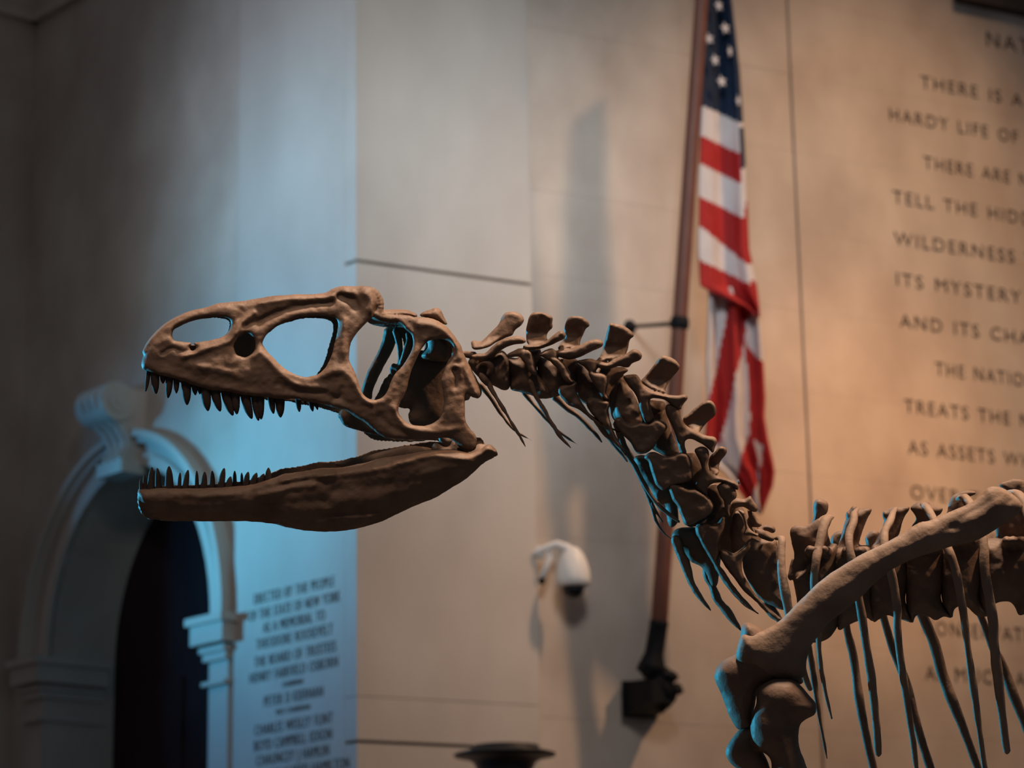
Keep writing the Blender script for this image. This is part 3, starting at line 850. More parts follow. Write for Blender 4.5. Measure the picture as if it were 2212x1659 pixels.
for i, t in enumerate(up_teeth):
    xm = (t[0] + t[1]) / 2
    z = float(near_z(np.array([xm]), np.array([t[2]]))[0]) + .006
    tooth(skull, *t, z)
    if i in (3, 5, 8, 10, 12, 14, 16):
        # the matching tooth of the other side
        tooth(skull, *t, z + 2 * float(hwid(xm)) * .9)

# ---- lower jaw
jaw_out = [(305.6, 1056), (298, 1061), (297, 1075), (300, 1092), (305, 1107), (318, 1118), (356, 1125.5), (422, 1127), (470, 1127), (517, 1127), (565, 1129), (593, 1132.6), (618, 1139.6), (650, 1145), (699.8, 1148.7), (739.6, 1147.7), (779, 1140.7), (819, 1128.8), (859, 1110.9), (898.7, 1093), (938.5, 1077), (978, 1053), (1008, 1035), (1030, 1015), (1048, 999.5), (1067.8, 989.5), (1075.8, 983.5), (1072.8, 973.6), (1060, 959.7), (1048, 961.7), (1038, 969.6), (1018, 977.6), (998, 974), (970, 970), (938.5, 971), (918.6, 973.6), (888.8, 978.6), (859, 983.5), (819, 989.5), (789, 999.5), (759.5, 1005), (729.6, 1010), (690, 1011), (660, 1017), (635, 1019.6), (612, 1023), (591, 1031), (565, 1039.5), (536, 1047), (498, 1050), (441, 1053.8), (394, 1054.7), (356, 1053.8), (327.5, 1054.7)]
JHX = [295, 330, 420, 560, 700, 850, 1000, 1080]; JHV = [.012, .028, .048, .062, .085, .115, .12, .115]
def jmid(px): return (np.asarray(px) - 900) * scale * .16
jt = np.array([(p[0], p[1]) for p in jaw_out[26:]][::-1]); jb = np.array(jaw_out[2:27])
def jrel(px, py):
    t = np.interp(px, jt[:, 0], jt[:, 1]); b = np.interp(px, jb[:, 0], jb[:, 1])
    return np.clip((py - t) / np.maximum(b - t, 6), 0, 1)
def jD(px, py):
    s = jrel(px, py)
    return np.interp(px, JHX, JHV) + .012 * np.sin(np.clip(s, 0, 1) * math.pi) - .055 * np.clip(s - .25, 0, 1) ** 1.3
def jnear(px, py): return jmid(px) - jD(px, py)
LJ = np.array([-.13, .065, .98])
def jfar(px, py): return 2 * jD(px, py)[:, None] * LJ[None, :]
jstrokes = [([(700, 1108), (770, 1110), (820, 1100), (880, 1070)], 7, -.004), ([(690, 1030), (760, 1022), (840, 1008), (930, 985), (1010, 992)], 10, .008),
            ([(560, 1070), (600, 1062), (640, 1052), (680, 1048)], 8, .005), ([(400, 1066), (440, 1072), (520, 1066)], 8, .003), ([(680, 1130), (740, 1120), (800, 1118)], 10, .003),
            ([(600, 1050), (640, 1040), (690, 1030)], 6, -.004), ([(720, 1060), (820, 1050), (900, 1030)], 16, -.007), ([(560, 1085), (640, 1085), (700, 1080)], 16, -.004), ([(610, 1040), (660, 1032), (720, 1026)], 7, .006), ([(860, 1040), (930, 1020), (985, 1010)], 10, .004)]
def jsculpt(px, py):
    global strokes
    keep = strokes; strokes = jstrokes; r = sculpt(px, py); strokes = keep
    return r
mb = MB()
pillow(mb, [jaw_out], jnear, .013, w=15, grid=4.5, bump=jsculpt)
pillow(mb, [jaw_out], jnear, .012, w=15, grid=6.5, far=jfar)
# symphysis joining both rami at the chin
for p in catmull([(306, 1066), (306, 1085), (312, 1104), (330, 1113), (330, 1075), (345, 1100)], 8, closed=False):
    a = cs(p[0], p[1], BASE + float(jnear(np.array([p[0]]), np.array([p[1]]))[0])); D = float(jD(np.array([p[0]]), np.array([p[1]]))[0])
    sweep(mb, np.array([a, a + D * LJ, a + 2 * D * LJ]), np.full(3, 9 * scale), 8)
# raised coronoid blade of the inner side and the jaw joint
pillow(mb, [Z4([(300, 520), (400, 475), (510, 437), (580, 450), (700, 410), (900, 350), (1000, 325), (1100, 315), (1250, 320), (1370, 345), (1380, 420), (1100, 480), (800, 540), (500, 570)])], lambda x, y: jmid(x) + .03, .011, grid=5)
pillow(mb, [Z4([(1360, 350), (1385, 295), (1430, 285), (1500, 325), (1560, 320), (1600, 260), (1640, 265), (1660, 330), (1720, 345), (1780, 370), (1700, 420), (1500, 420), (1380, 400)])], lambda x, y: jmid(x) - .04, .03, grid=4)
jaw = bone('lower_jaw', mb, voxel=0.0027, sm=2, rough=.0007, freq=70, r2=.0012, f2=20)
low_teeth = [(301, 311, 1055, 304, 1033), (308.5, 318, 1055, 312, 1025), (318, 334, 1055, 328, 1009), (335, 349, 1055, 340, 1011), (356, 375, 1055, 365, 1007), (382.5, 392, 1054, 389, 1021), (393, 407, 1055, 406, 1015), (420.5, 430, 1052, 425, 1017), (433, 448, 1054, 442, 1019), (452, 465, 1052, 458.5, 1017), (470, 485, 1052, 484, 1011), (486, 501, 1051, 498, 1029), (502, 511.6, 1042, 507, 1017), (519, 526, 1036, 522, 1021), (524, 538, 1047, 536, 1019), (539, 554, 1044, 554, 1021), (556, 570.5, 1041, 569.5, 1023), (572, 586.6, 1037, 580, 1010)]
for i, t in enumerate(low_teeth):
    xm = (t[0] + t[1]) / 2
    far_side = i in (1, 3, 5, 7, 9, 12, 13)
    z = float(jnear(np.array([xm]), np.array([t[2] + 10.]))[0]) + .008
    if far_side: z += 2 * float(np.interp(xm, JHX, JHV)) * .9
    tooth(jaw, *t, z, blunt=.3 if i in (4, 11) else .16)

# ---- neck vertebrae: each list holds (outline, depth, thickness, kind)
def relief(x, y):
    return .0045 * vnoise(np.stack([x * .07, y * .07, 0 * x + 2.5], -1)) + .0007 * vnoise(np.stack([x * .2, y * .2, 0 * x + 9.5], -1))
def flare(poly, dz, k, lean=.02):
    """lower part of a neural spine flares towards the near side, onto its arch"""
    ys = [p[1] for p in poly]; y0, y1 = min(ys), max(ys)
    return lambda x, y: dz - lean * np.clip(1 - (y - y0) / (.6 * (y1 - y0)), 0, 1) + k * np.clip((y - (y0 + .62 * (y1 - y0))) / (.38 * (y1 - y0)), 0, 1) ** 1.5
def vertebra(name, pieces, tubes=(), parent=sk, voxel=.0026, material=None, fl=True, lean=.02):
    mb = MB()
    for i, (poly, dz, T) in enumerate(pieces):
        spine = fl and i == 0 and dz == 0
        pillow(mb, [poly], flare(poly, dz, -.045, lean) if spine else dz, T, w=9 if (dz <= -.04 or spine) else None, grid=3.6, dish=.6 if dz <= -.04 else (.3 if spine else 0), bump=relief)
    for t in tubes: tube(mb, t, sides=10)
    return bone(name, mb, parent, voxel=voxel, sm=2, rough=.0009, freq=70, r2=.0018, f2=24, material=material)
def prib(parent, poly=None, tb=None, dz=0, T=.012, name='cervical_rib', material=None):
    mb = MB()
    if poly is not None: pillow(mb, [poly], dz, T, w=8, grid=3.2, dish=.5, bump=relief)
    if tb is not None: tube(mb, tb, sides=8, step=6)
    o = build(name, mb, material or M_BONE, parent, True, world=False)
    roughen(o, .0012, 40, .001, 90)
    return o

v1 = vertebra('cervical_vertebra', [
    (Z5([(90, 520), (110, 490), (200, 500), (260, 450), (330, 380), (400, 310), (430, 240), (470, 190), (560, 170), (630, 190), (680, 240), (685, 280), (650, 330), (590, 380), (560, 440), (480, 470), (380, 520), (280, 570), (180, 600), (110, 590)]), 0, .017),
    (Z5([(90, 670), (140, 640), (250, 630), (330, 560), (420, 490), (540, 450), (640, 445), (700, 480), (710, 510), (660, 535), (560, 550), (450, 590), (380, 640), (330, 690), (230, 720), (120, 715)]), -.045, .018),
    (Z5([(60, 730), (120, 690), (260, 680), (330, 640), (440, 600), (520, 680), (540, 800), (535, 920), (525, 1010), (490, 1050), (420, 1045), (330, 1000), (240, 970), (190, 920), (100, 820)]), 0, .04),
    (Z5([(130, 790), (180, 730), (260, 710), (320, 740), (350, 800), (320, 860), (260, 890), (270, 830), (260, 780), (210, 780), (180, 830), (200, 880), (160, 860)]), -.048, .012)],
    [Z5([(-60, 640, .0, 6), (40, 650, .0, 7), (130, 660, -.01, 8)]), Z5([(200, 880, -.045, 6), (240, 930, -.045, 7), (280, 980, -.04, 6)])], lean=-.01)
prib(v1, tb=Z5([(200, 990, .05, 6), (300, 1120, .055, 5), (400, 1270, .06, 4), (490, 1400, .06, 3.6), (590, 1510, .06, 3), (770, 1615, .05, 1)]))
prib(v1, tb=Z5([(270, 940, -.04, 7), (340, 1080, -.045, 5), (440, 1240, -.05, 4), (560, 1440, -.05, 3.4), (640, 1570, -.05, 3), (700, 1685, -.05, 1.4)]))
v2 = vertebra('cervical_vertebra', [
    (Z5([(700, 460), (700, 380), (720, 280), (750, 200), (800, 170), (890, 172), (970, 210), (1005, 245), (1000, 300), (1005, 350), (960, 400), (940, 450), (950, 500), (850, 560), (760, 560), (710, 520)]), .0, .014),
    (Z5([(670, 560), (720, 545), (850, 530), (950, 480), (1030, 420), (1090, 385), (1140, 405), (1155, 440), (1130, 480), (1050, 520), (960, 560), (860, 590), (760, 600), (690, 590)]), -.045, .016),
    (Z5([(480, 660), (560, 610), (640, 580), (700, 600), (740, 640), (700, 690), (600, 680), (520, 690)]), -.05, .013),
    (Z5([(480, 680), (600, 690), (700, 620), (860, 580), (880, 700), (830, 800), (900, 900), (960, 980), (1000, 1100), (1010, 1130), (870, 1155), (760, 1110), (640, 1070), (540, 1040), (530, 900), (500, 780)]), .005, .042),
    (Z5([(640, 670), (700, 600), (760, 620), (800, 720), (810, 800), (825, 870), (780, 882), (730, 840), (690, 760)]), -.052, .014)])
prib(v2, tb=Z5([(680, 1075, .05, 5), (780, 1200, .055, 4), (900, 1330, .06, 4), (1000, 1450, .06, 3.4), (1120, 1550, .06, 3), (1295, 1670, .05, 1.2)]))
prib(v2, tb=Z5([(760, 960, -.045, 7), (810, 1100, -.05, 5.5), (900, 1260, -.05, 5), (1000, 1430, -.05, 4.5), (1090, 1570, -.05, 4), (1210, 1700, -.05, 1.6)]))
v3 = vertebra('cervical_vertebra', [
    (Z5([(1125, 400), (1140, 300), (1170, 240), (1240, 215), (1330, 225), (1400, 280), (1420, 330), (1380, 360), (1350, 430), (1320, 520), (1310, 570), (1200, 590), (1100, 610), (1060, 590), (1090, 520), (1130, 460)]), .0, .014),
    (Z5([(1030, 620), (1080, 600), (1200, 590), (1300, 550), (1400, 500), (1480, 478), (1540, 485), (1575, 530), (1545, 575), (1470, 610), (1380, 650), (1280, 690), (1180, 710), (1100, 690), (1040, 660)]), -.045, .018),
    (Z5([(845, 660), (900, 610), (970, 580), (1030, 600), (1070, 680), (1010, 740), (950, 720), (900, 690)]), -.05, .013),
    (Z5([(960, 690), (1060, 690), (1150, 770), (1200, 860), (1220, 930), (1275, 970), (1200, 975), (1130, 930), (1080, 850), (1000, 760)]), -.055, .016),
    (Z5([(850, 680), (950, 700), (1100, 690), (1250, 690), (1310, 760), (1290, 900), (1310, 1000), (1250, 1040), (1150, 1100), (1080, 1110), (1020, 1130), (950, 1110), (870, 980), (830, 800)]), .008, .042)])
prib(v3, poly=Z5([(1060, 1060), (1090, 1010), (1160, 990), (1270, 960), (1270, 1040), (1300, 1130), (1370, 1250), (1480, 1360), (1650, 1460), (1835, 1556), (1640, 1485), (1480, 1415), (1340, 1305), (1280, 1255), (1200, 1225), (1100, 1140)]), dz=-.05, T=.016)
prib(v3, tb=Z5([(1030, 1130, .05, 8), (1150, 1240, .055, 6), (1280, 1330, .06, 6), (1400, 1450, .06, 5), (1500, 1560, .06, 4), (1552, 1632, .06, 3)]))
v4 = vertebra('cervical_vertebra', [
    (Z5([(1540, 640), (1580, 480), (1610, 380), (1640, 300), (1720, 305), (1800, 330), (1870, 380), (1915, 445), (1870, 480), (1855, 560), (1830, 640), (1800, 680), (1650, 720), (1500, 730), (1520, 680)]), .0, .015),
    (Z5([(1430, 690), (1500, 720), (1600, 740), (1720, 700), (1830, 640), (1900, 590), (1960, 595), (2010, 650), (1990, 710), (1900, 750), (1850, 800), (1750, 790), (1650, 810), (1540, 810), (1460, 760)]), -.045, .018),
    (Z5([(1260, 730), (1320, 705), (1410, 695), (1480, 720), (1510, 800), (1440, 870), (1350, 790)]), -.05, .014),
    (Z5([(1400, 850), (1480, 850), (1600, 880), (1625, 980), (1605, 1080), (1645, 1150), (1580, 1165), (1530, 1090), (1480, 1000)]), -.055, .016),
    (Z6([(240, 760), (420, 720), (490, 860), (480, 1000), (530, 1250), (420, 1260), (300, 1190), (250, 950)]), .03, .035),
    (Z5([(1250, 740), (1400, 760), (1600, 780), (1800, 790), (1860, 830), (1780, 900), (1690, 1000), (1650, 1200), (1600, 1260), (1500, 1250), (1390, 1210), (1300, 1150), (1260, 1050), (1230, 850)]), .01, .04)])
prib(v4, poly=Z5([(1380, 1180), (1440, 1130), (1540, 1150), (1640, 1180), (1630, 1300), (1660, 1420), (1710, 1560), (1790, 1690), (1830, 1790), (1700, 1660), (1600, 1500), (1510, 1390), (1420, 1290)]), dz=-.05, T=.02)
prib(v4, tb=Z5([(1500, 1380, .05, 9), (1600, 1520, .055, 8), (1690, 1640, .06, 7), (1780, 1760, .06, 5), (1840, 1850, .05, 2)]))
v5 = vertebra('cervical_vertebra', [
    (Z6([(600, 790), (680, 700), (760, 590), (820, 535), (880, 530), (960, 570), (1020, 645), (960, 730), (900, 810), (870, 890), (880, 930), (780, 910), (680, 870), (610, 820)]), .0, .017),
    (Z6([(410, 760), (450, 725), (560, 720), (600, 760), (640, 840), (720, 890), (850, 930), (980, 945), (1070, 935), (1105, 975), (1050, 1050), (1030, 1100), (960, 1080), (860, 1000), (740, 980), (700, 1010), (720, 1100), (745, 1190), (700, 1250), (640, 1220), (600, 1100), (560, 960), (480, 860)]), -.045, .018),
    (Z6([(400, 790), (480, 850), (560, 970), (600, 1100), (640, 1230), (540, 1290), (430, 1250), (340, 1170), (330, 1000), (350, 860)]), .0, .022),
    (Z6([(600, 1000), (860, 1020), (900, 1180), (960, 1400), (1000, 1560), (800, 1560), (640, 1450), (560, 1250)]), .035, .035),
    (Z6([(640, 1000), (740, 990), (860, 1010), (880, 1100), (840, 1180), (760, 1200), (680, 1150)]), .02, .03)])
prib(v5, poly=Z6([(330, 1200), (370, 1175), (420, 1190), (450, 1230), (520, 1255), (600, 1230), (690, 1240), (760, 1200), (860, 1240), (880, 1300), (800, 1400), (740, 1500), (650, 1560), (560, 1550), (480, 1430), (380, 1330), (335, 1260)]), dz=-.045, T=.022)
prib(v5, tb=Z6([(350, 1240, .03, 8), (390, 1380, .04, 7), (440, 1490, .04, 7), (520, 1620, .05, 6), (620, 1790, .05, 4)]))
v6 = vertebra('cervical_vertebra', [
    (Z6([(1050, 1190), (1130, 1120), (1220, 1040), (1310, 1000), (1370, 1020), (1405, 1100), (1380, 1170), (1310, 1230), (1250, 1300), (1200, 1350), (1090, 1280)]), .0, .018),
    (Z6([(860, 1060), (900, 1035), (980, 1060), (1020, 1110), (1040, 1190), (1100, 1270), (1200, 1330), (1300, 1370), (1390, 1385), (1415, 1440), (1390, 1500), (1370, 1560), (1320, 1520), (1250, 1460), (1140, 1410), (1080, 1420), (1070, 1480), (1090, 1560), (1060, 1590), (1010, 1520), (960, 1350), (900, 1200), (870, 1130)]), -.045, .018),
    (Z6([(740, 1150), (860, 1090), (900, 1220), (950, 1340), (1000, 1500), (1000, 1580), (880, 1600), (770, 1540), (700, 1450), (720, 1300)]), .005, .03),
    (Z7([(120, 180), (260, 180), (330, 300), (420, 420), (480, 560), (500, 720), (440, 790), (400, 740), (380, 600), (300, 580), (260, 470), (200, 400), (140, 300)]), .04, .03)])
prib(v6, poly=Z7([(205, 190), (240, 150), (300, 145), (380, 180), (450, 170), (520, 145), (580, 170), (610, 260), (610, 380), (480, 430), (400, 450), (360, 470), (300, 420), (270, 330), (240, 230)]), dz=-.045, T=.024)
prib(v6, tb=Z7([(0, 90, .0, 4), (110, 240, .0, 5), (210, 430, -.01, 5), (330, 600, -.02, 5), (500, 740, -.03, 4)]))
v7 = vertebra('cervical_vertebra', [
    (Z7([(750, 200), (800, 140), (850, 95), (900, 110), (910, 150), (880, 190), (850, 240), (840, 330), (780, 330), (745, 270)]), .0, .016),
    (Z7([(625, 130), (680, 90), (740, 110), (760, 180), (750, 270), (800, 330), (900, 365), (980, 390), (1015, 430), (1000, 470), (960, 450), (880, 410), (800, 410), (745, 450), (740, 520), (690, 500), (640, 450), (660, 380), (690, 320), (680, 230)]), -.045, .017),
    (Z7([(440, 170), (620, 140), (700, 240), (720, 330), (770, 520), (600, 520), (440, 450), (430, 300)]), .02, .035),
    (Z7([(600, 430), (830, 420), (900, 560), (940, 720), (880, 760), (760, 760), (560, 760)]), .03, .035),
    (Z7([(990, 380), (1005, 370), (1022, 385), (1020, 430), (1000, 420)]), .02, .01)])
prib(v7, poly=Z7([(410, 440), (440, 410), (500, 420), (580, 460), (640, 460), (740, 520), (800, 600), (760, 680), (660, 740), (560, 770), (520, 700), (480, 600), (440, 540)]), dz=-.045, T=.026)
prib(v7, poly=Z7([(435, 880), (470, 850), (520, 880), (550, 1000), (590, 1060), (605, 1130), (640, 1260), (700, 1370), (776, 1492), (755, 1492), (680, 1420), (600, 1310), (520, 1130), (460, 980)]), dz=.01, T=.016)
prib(v7, tb=Z7([(150, 320, .05, 5), (200, 430, .06, 5), (270, 600, .06, 5), (300, 720, .06, 4), (360, 820, .06, 3), (435, 885, .06, 1.6)]))
prib(v7, tb=Z7([(270, 580, .05, 4), (310, 660, .06, 3), (360, 740, .06, 1.4)]))
v8 = vertebra('cervical_vertebra', [
    (Z7([(820, 440), (870, 400), (940, 400), (980, 460), (990, 530), (950, 570), (930, 640), (942, 722), (900, 660), (880, 560), (850, 520)]), -.045, .015),
    (Z7([(940, 590), (980, 540), (1060, 545), (1110, 515), (1130, 550), (1170, 610), (1165, 650), (1120, 650), (1050, 610), (970, 625)]), -.01, .015),
    (Z7([(760, 640), (960, 560), (1060, 650), (1180, 860), (1080, 900), (960, 1010), (840, 1000), (700, 820)]), .035, .035),
    (Z7([(730, 460), (840, 430), (960, 560), (980, 640), (900, 730), (880, 860), (850, 960), (760, 960), (680, 820), (640, 760), (780, 640)]), .01, .04),
    (Z7([(440, 860), (480, 800), (560, 780), (680, 800), (760, 940), (850, 1010), (850, 1180), (820, 1290), (770, 1290), (700, 1130), (600, 1080), (540, 1000), (480, 950)]), .045, .03)])
prib(v8, poly=Z7([(640, 800), (680, 760), (740, 750), (810, 770), (870, 700), (900, 690), (880, 800), (850, 900), (850, 1000), (835, 1080), (885, 1160), (975, 1290), (1080, 1420), (1182, 1526), (1100, 1485), (980, 1385), (860, 1225), (780, 1080), (700, 940)]), dz=-.045, T=.02)
prib(v8, poly=Z7([(700, 1160), (720, 1130), (760, 1170), (810, 1270), (870, 1395), (950, 1495), (1032, 1650), (1010, 1660), (900, 1555), (790, 1400), (760, 1310), (715, 1230)]), dz=.05, T=.014)
v9 = vertebra('cervical_vertebra', [
    (Z7([(1000, 640), (1060, 650), (1080, 720), (1110, 790), (1182, 862), (1110, 862), (1040, 855), (1060, 790), (1040, 700)]), -.05, .014),
    (Z7([(1110, 780), (1180, 780), (1230, 760), (1300, 770), (1325, 810), (1300, 840), (1250, 825), (1170, 805)]), -.01, .014),
    (Z7([(1080, 640), (1130, 640), (1170, 700), (1210, 770), (1160, 790), (1110, 770)]), .01, .013),
    (Z7([(1140, 800), (1210, 800), (1270, 840), (1320, 880), (1290, 910), (1210, 890), (1160, 850)]), -.03, .013),
    (Z7([(960, 640), (1060, 660), (1180, 860), (1330, 900), (1360, 1100), (1380, 1300), (1440, 1420), (1400, 1490), (1300, 1460), (1180, 1390), (1060, 1180), (1030, 1040), (960, 1010), (900, 880), (900, 760)]), .03, .045)])
prib(v9, poly=Z7([(850, 985), (900, 980), (960, 1010), (1040, 960), (1110, 890), (1110, 960), (1050, 1050), (1040, 1150), (1085, 1250), (1185, 1390), (1285, 1490), (1375, 1562), (1365, 1590), (1300, 1575), (1180, 1445), (1060, 1335), (930, 1165), (860, 1060)]), dz=-.045, T=.02)
prib(v9, tb=Z7([(1250, 1440, .06, 10), (1320, 1520, .07, 9), (1380, 1620, .07, 6)]))

# ---- dorsal vertebrae
def dorsal(spine, centrum, extra=()):
    xs = [p[0] for p in centrum]; xm = .5 * (min(xs) + max(xs)); yt = min(p[1] for p in centrum) + 40
    tb = [Z8([(xm + d * 70, yt + 30 - d * d * 10, .02, 13), (xm + d * 70, yt + 10, -.06, 12), (xm + d * 60 - 10, yt - 10, -.15, 9)]) for d in (-1, 0, 1)]
    return vertebra('dorsal_vertebra', [(Z8(spine), .0, .018), (Z8(centrum), .0, .055)] + [(Z8(p), z, T) for p, z, T in extra], tb, voxel=.0034, fl=False)
dorsal([(185, 510), (240, 455), (320, 460), (400, 410), (440, 390), (470, 400), (545, 390), (540, 440), (520, 520), (540, 620), (480, 760), (380, 840), (260, 900), (220, 880), (215, 700)],
       [(220, 870), (380, 800), (520, 640), (600, 640), (600, 900), (640, 1200), (560, 1400), (450, 1465), (340, 1460), (280, 1300), (240, 1100)],
       [([(395, 260), (440, 226), (510, 260), (516, 310), (500, 360), (440, 400), (430, 480), (370, 460), (390, 390)], .05, .02), ([(165, 870), (200, 750), (225, 740), (240, 860), (200, 940), (165, 920)], .02, .02), ([(230, 920), (300, 850), (380, 770), (370, 850), (290, 920), (240, 950)], -.05, .014)])
dorsal([(660, 430), (710, 300), (760, 290), (790, 312), (890, 318), (850, 430), (800, 560), (790, 640), (830, 660), (700, 800), (580, 820), (560, 700), (610, 600)],
       [(560, 700), (700, 650), (880, 650), (900, 900), (900, 1100), (930, 1270), (890, 1290), (850, 1262), (770, 1290), (700, 1322), (600, 1360), (580, 1100)],
       [([(665, 350), (690, 328), (722, 360), (690, 410), (668, 390)], .0, .012), ([(540, 560), (600, 510), (660, 520), (640, 600), (580, 660), (545, 640)], .06, .02)])
dorsal([(985, 345), (1010, 330), (1060, 300), (1160, 294), (1226, 308), (1170, 420), (1120, 560), (1060, 620), (900, 720), (890, 660), (940, 560), (1000, 430)],
       [(880, 660), (1000, 640), (1180, 620), (1210, 900), (1190, 1100), (1250, 1290), (1240, 1310), (1160, 1278), (1090, 1258), (1030, 1240), (960, 1280), (900, 1290), (870, 1100)],
       [([(840, 560), (900, 500), (960, 520), (940, 600), (880, 660), (850, 640)], .06, .02), ([(985, 345), (1000, 328), (1030, 350), (1010, 410), (990, 390)], .0, .012)])
dorsal([(1225, 315), (1240, 288), (1290, 255), (1380, 246), (1410, 268), (1440, 280), (1510, 310), (1500, 360), (1450, 400), (1430, 560), (1250, 620), (1215, 560), (1230, 480), (1275, 400)],
       [(1190, 640), (1320, 600), (1500, 620), (1520, 900), (1500, 1100), (1590, 1260), (1585, 1272), (1520, 1250), (1450, 1280), (1380, 1250), (1290, 1240), (1240, 1308), (1190, 1100)])
dorsal([(1560, 260), (1590, 200), (1680, 155), (1790, 160), (1800, 190), (1720, 250), (1760, 400), (1740, 560), (1560, 600), (1520, 480), (1540, 360)],
       [(1500, 640), (1640, 560), (1820, 600), (1840, 900), (1830, 1100), (1920, 1230), (1850, 1260), (1800, 1240), (1710, 1162), (1620, 1180), (1590, 1268), (1500, 1100)])
dorsal([(1990, 110), (2060, 70), (2160, 54), (2260, 80), (2380, 130), (2400, 260), (2300, 420), (2250, 560), (2000, 600), (1960, 400), (2040, 200)],
       [(1820, 640), (2000, 560), (2300, 560), (2420, 620), (2440, 900), (2420, 1100), (2360, 1180), (2190, 1236), (2160, 1222), (2110, 1140), (2040, 1120), (1960, 1142), (1880, 1220), (1820, 1100)])

# ---- ribs (near side in the lit-toned bone colour, far side behind the spine)
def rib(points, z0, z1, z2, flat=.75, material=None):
    n = len(points); P = []
    for i, (x, y, r) in enumerate(points):
        t = i / (n - 1)
        z = z0 * (1 - t) ** 2 + 2 * (z1 * 2 - (z0 + z2) / 2) * t * (1 - t) + z2 * t * t if False else np.interp(t, [0, .12, .4, .7, 1], [z0, z0 + (z1 - z0) * .5, z1, z1, z2 * (.55 if z2 < 0 else 1.15)])
        P.append((x, y, float(z), r))
    mb = MB(); tube(mb, P, sides=12, flat=flat, step=7)
    o = build('rib', mb, material or M_BONE_LIT, sk, True, world=False)
    roughen(o, .0016, 30, .0016, 12)
    return o
def r8(pts, k=4.007): return [(1660 + x / k, 1020 + y / k, r / k) for x, y, r in pts]
def rr(pts, k=3.107): return [(1500 + x / k, 1280 + y / k, r / k) for x, y, r in pts]
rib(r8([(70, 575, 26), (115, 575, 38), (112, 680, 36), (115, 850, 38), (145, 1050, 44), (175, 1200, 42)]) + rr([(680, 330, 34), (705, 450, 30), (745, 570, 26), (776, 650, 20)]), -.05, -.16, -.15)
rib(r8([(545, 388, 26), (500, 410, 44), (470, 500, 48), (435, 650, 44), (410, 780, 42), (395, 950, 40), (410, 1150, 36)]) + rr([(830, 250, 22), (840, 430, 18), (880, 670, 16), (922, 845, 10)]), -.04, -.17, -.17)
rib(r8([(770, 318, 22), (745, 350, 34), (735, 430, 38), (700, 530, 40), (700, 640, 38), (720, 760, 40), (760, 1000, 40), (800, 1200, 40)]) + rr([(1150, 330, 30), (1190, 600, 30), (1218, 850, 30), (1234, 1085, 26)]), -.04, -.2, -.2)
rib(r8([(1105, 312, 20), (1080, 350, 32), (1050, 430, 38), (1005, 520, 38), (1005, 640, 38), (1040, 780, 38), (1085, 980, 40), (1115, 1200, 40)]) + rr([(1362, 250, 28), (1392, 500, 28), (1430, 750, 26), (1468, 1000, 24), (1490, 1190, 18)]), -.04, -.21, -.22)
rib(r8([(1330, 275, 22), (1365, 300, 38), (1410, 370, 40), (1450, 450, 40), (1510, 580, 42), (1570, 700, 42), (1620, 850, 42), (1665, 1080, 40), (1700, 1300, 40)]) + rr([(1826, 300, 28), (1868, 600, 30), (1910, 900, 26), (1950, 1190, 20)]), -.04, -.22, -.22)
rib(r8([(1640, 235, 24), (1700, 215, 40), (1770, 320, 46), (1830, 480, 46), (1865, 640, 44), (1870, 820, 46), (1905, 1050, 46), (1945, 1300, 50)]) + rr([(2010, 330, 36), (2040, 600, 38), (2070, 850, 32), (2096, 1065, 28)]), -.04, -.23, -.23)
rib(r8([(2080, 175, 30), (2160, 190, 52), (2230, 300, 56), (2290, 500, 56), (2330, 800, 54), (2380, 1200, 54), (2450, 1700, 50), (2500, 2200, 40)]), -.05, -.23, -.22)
rib(rr([(740, 260, 26), (775, 400, 26), (800, 560, 22), (835, 800, 18), (890, 1115, 8)]), .05, .16, .16, material=M_BONE)
rib(rr([(1000, 60, 28), (1025, 250, 28), (1070, 450, 30), (1105, 700, 32), (1150, 950, 32), (1205, 1200, 28)]), .05, .2, .2, material=M_BONE)
rib(rr([(1240, 60, 28), (1290, 240, 30), (1340, 400, 30), (1420, 600, 32), (1470, 800, 32), (1530, 1010, 32), (1595, 1210, 28)]), .05, .2, .2, material=M_BONE)
rib(rr([(1490, 60, 36), (1550, 200, 40), (1605, 330, 40), (1660, 530, 40), (1745, 760, 38), (1830, 980, 32), (1915, 1210, 26)]), .05, .21, .21, material=M_BONE)
rib(rr([(1880, 60, 28), (1940, 200, 28), (2000, 360, 32), (2080, 520, 36), (2140, 680, 36), (2225, 900, 34), (2330, 1190, 30)]), .05, .22, .22, material=M_BONE)

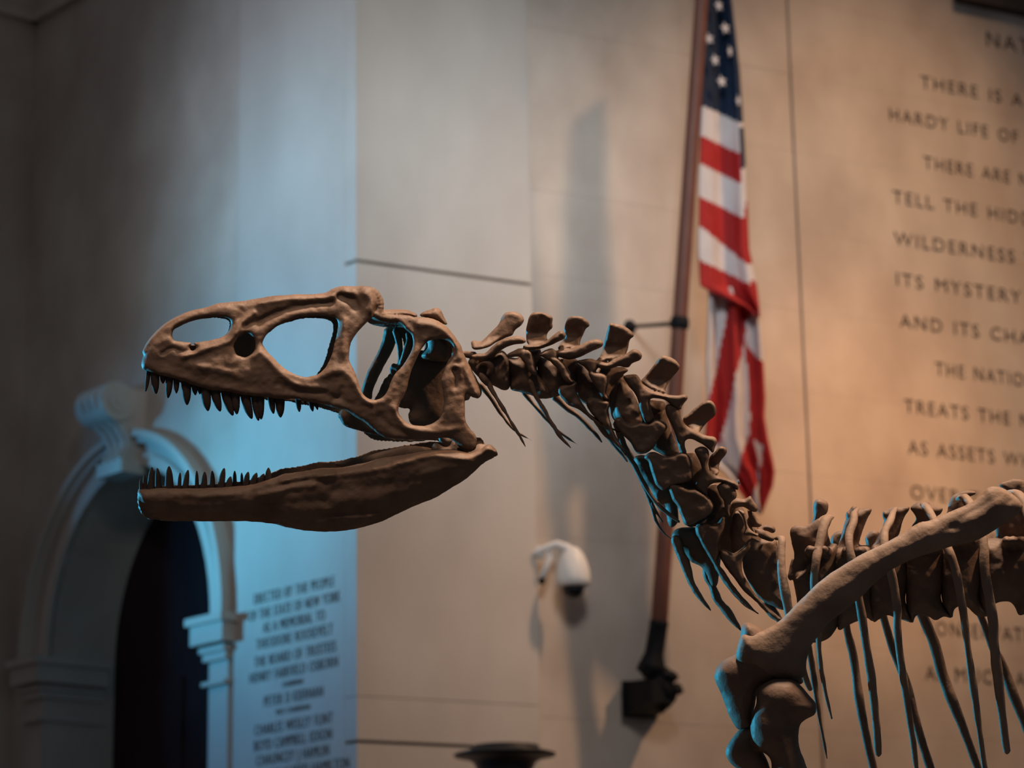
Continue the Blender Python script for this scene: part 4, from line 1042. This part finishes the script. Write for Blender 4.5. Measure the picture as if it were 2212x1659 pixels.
# ---- shoulder: scapula, coracoid, humerus
SZ = -.30
scap = Z8([(-240, 1420), (-150, 1400), (-60, 1375), (0, 1345), (60, 1310), (130, 1250), (200, 1180), (280, 1100), (370, 1010), (470, 920), (560, 860), (680, 780), (820, 700), (1000, 610), (1150, 530), (1300, 440), (1450, 400), (1570, 340), (1700, 290), (1830, 210), (1880, 150), (1950, 125), (2030, 140), (2130, 200), (2190, 270), (2200, 310), (2150, 370), (2060, 430), (1950, 510), (1850, 570), (1750, 610), (1600, 640), (1480, 680), (1300, 740), (1100, 830), (930, 960), (800, 1090), (680, 1180), (580, 1260), (500, 1330), (430, 1420), (360, 1520), (330, 1640), (320, 1760), (200, 1800), (0, 1780), (-180, 1700), (-280, 1600)])
mb = MB()
def grain(x, y):
    u = x * .86 - y * .5; v = x * .5 + y * .86
    k = np.clip((x - 1950) / 120, 0, 1)
    return .007 * k * vnoise(np.stack([u * .02, v * .13, 0 * x + .5], -1)) + .0022 * vnoise(np.stack([u * .008, v * .05, 0 * x + 7.5], -1)) - .006 * np.exp(-((x - 2075) / 22) ** 2 - ((y - 1140) / 9) ** 2)
pillow(mb, [scap], lambda x, y: SZ + (x - 1900) * .00008, .034, grid=5, bump=grain)
bone('scapula', mb, material=M_BONE_LIT, voxel=.0033, sm=2, rough=.0012, freq=50, r2=.0014, f2=12)
mb = MB()
pillow(mb, [ZR([(330, 205), (370, 195), (430, 222), (500, 260), (640, 250), (740, 330), (720, 400), (690, 480), (720, 560), (730, 605), (660, 620), (560, 600), (440, 640), (420, 700), (400, 800), (390, 900), (300, 918), (240, 830), (210, 760), (180, 680), (150, 610), (135, 560), (160, 490), (220, 440), (280, 410), (300, 330), (310, 240)])], SZ + .005, .05, grid=6)
bone('coracoid', mb, material=M_BONE, voxel=.0035, sm=3, rough=.0012, freq=50, r2=.003, f2=14)
mb = MB()
pillow(mb, [ZR([(410, 670), (430, 630), (500, 585), (570, 570), (660, 580), (720, 630), (770, 690), (815, 740), (822, 780), (810, 820), (740, 860), (710, 900), (705, 1000), (730, 1100), (770, 1220), (850, 1450), (560, 1450), (520, 1300), (510, 1140), (470, 1080), (420, 1060), (380, 960), (370, 880), (390, 800), (410, 740)])], SZ - .03, .05, grid=6)
pillow(mb, [ZR([(300, 915), (240, 1000), (215, 1040), (210, 1090), (250, 1150), (330, 1220), (430, 1350), (560, 1440), (520, 1200), (470, 1080), (420, 1000), (380, 900)])], SZ + .0, .03, grid=6)
bone('humerus', mb, material=M_BONE, voxel=.0035, sm=4, rough=.0014, freq=40, r2=.003, f2=14)

# ---- the trunk goes on beyond the picture edge: more vertebrae and ribs of the same build
last_v = [o for o in sk.children if o.name.startswith('dorsal_vertebra')][-1]
ribs = [o for o in sk.children if o.name.startswith('rib')]
near_r, far_r = ribs[6], ribs[-1]
for k in range(1, 5):
    off = RGT * (.165 * k) + UPV * (.01 * k) + FWD * (.01 * k)
    for src in (last_v, near_r, far_r):
        c = src.copy(); col.objects.link(c); c.parent = sk
        c.location = src.location + off + (RGT * .05 if src is far_r else Vector((0, 0, 0)))
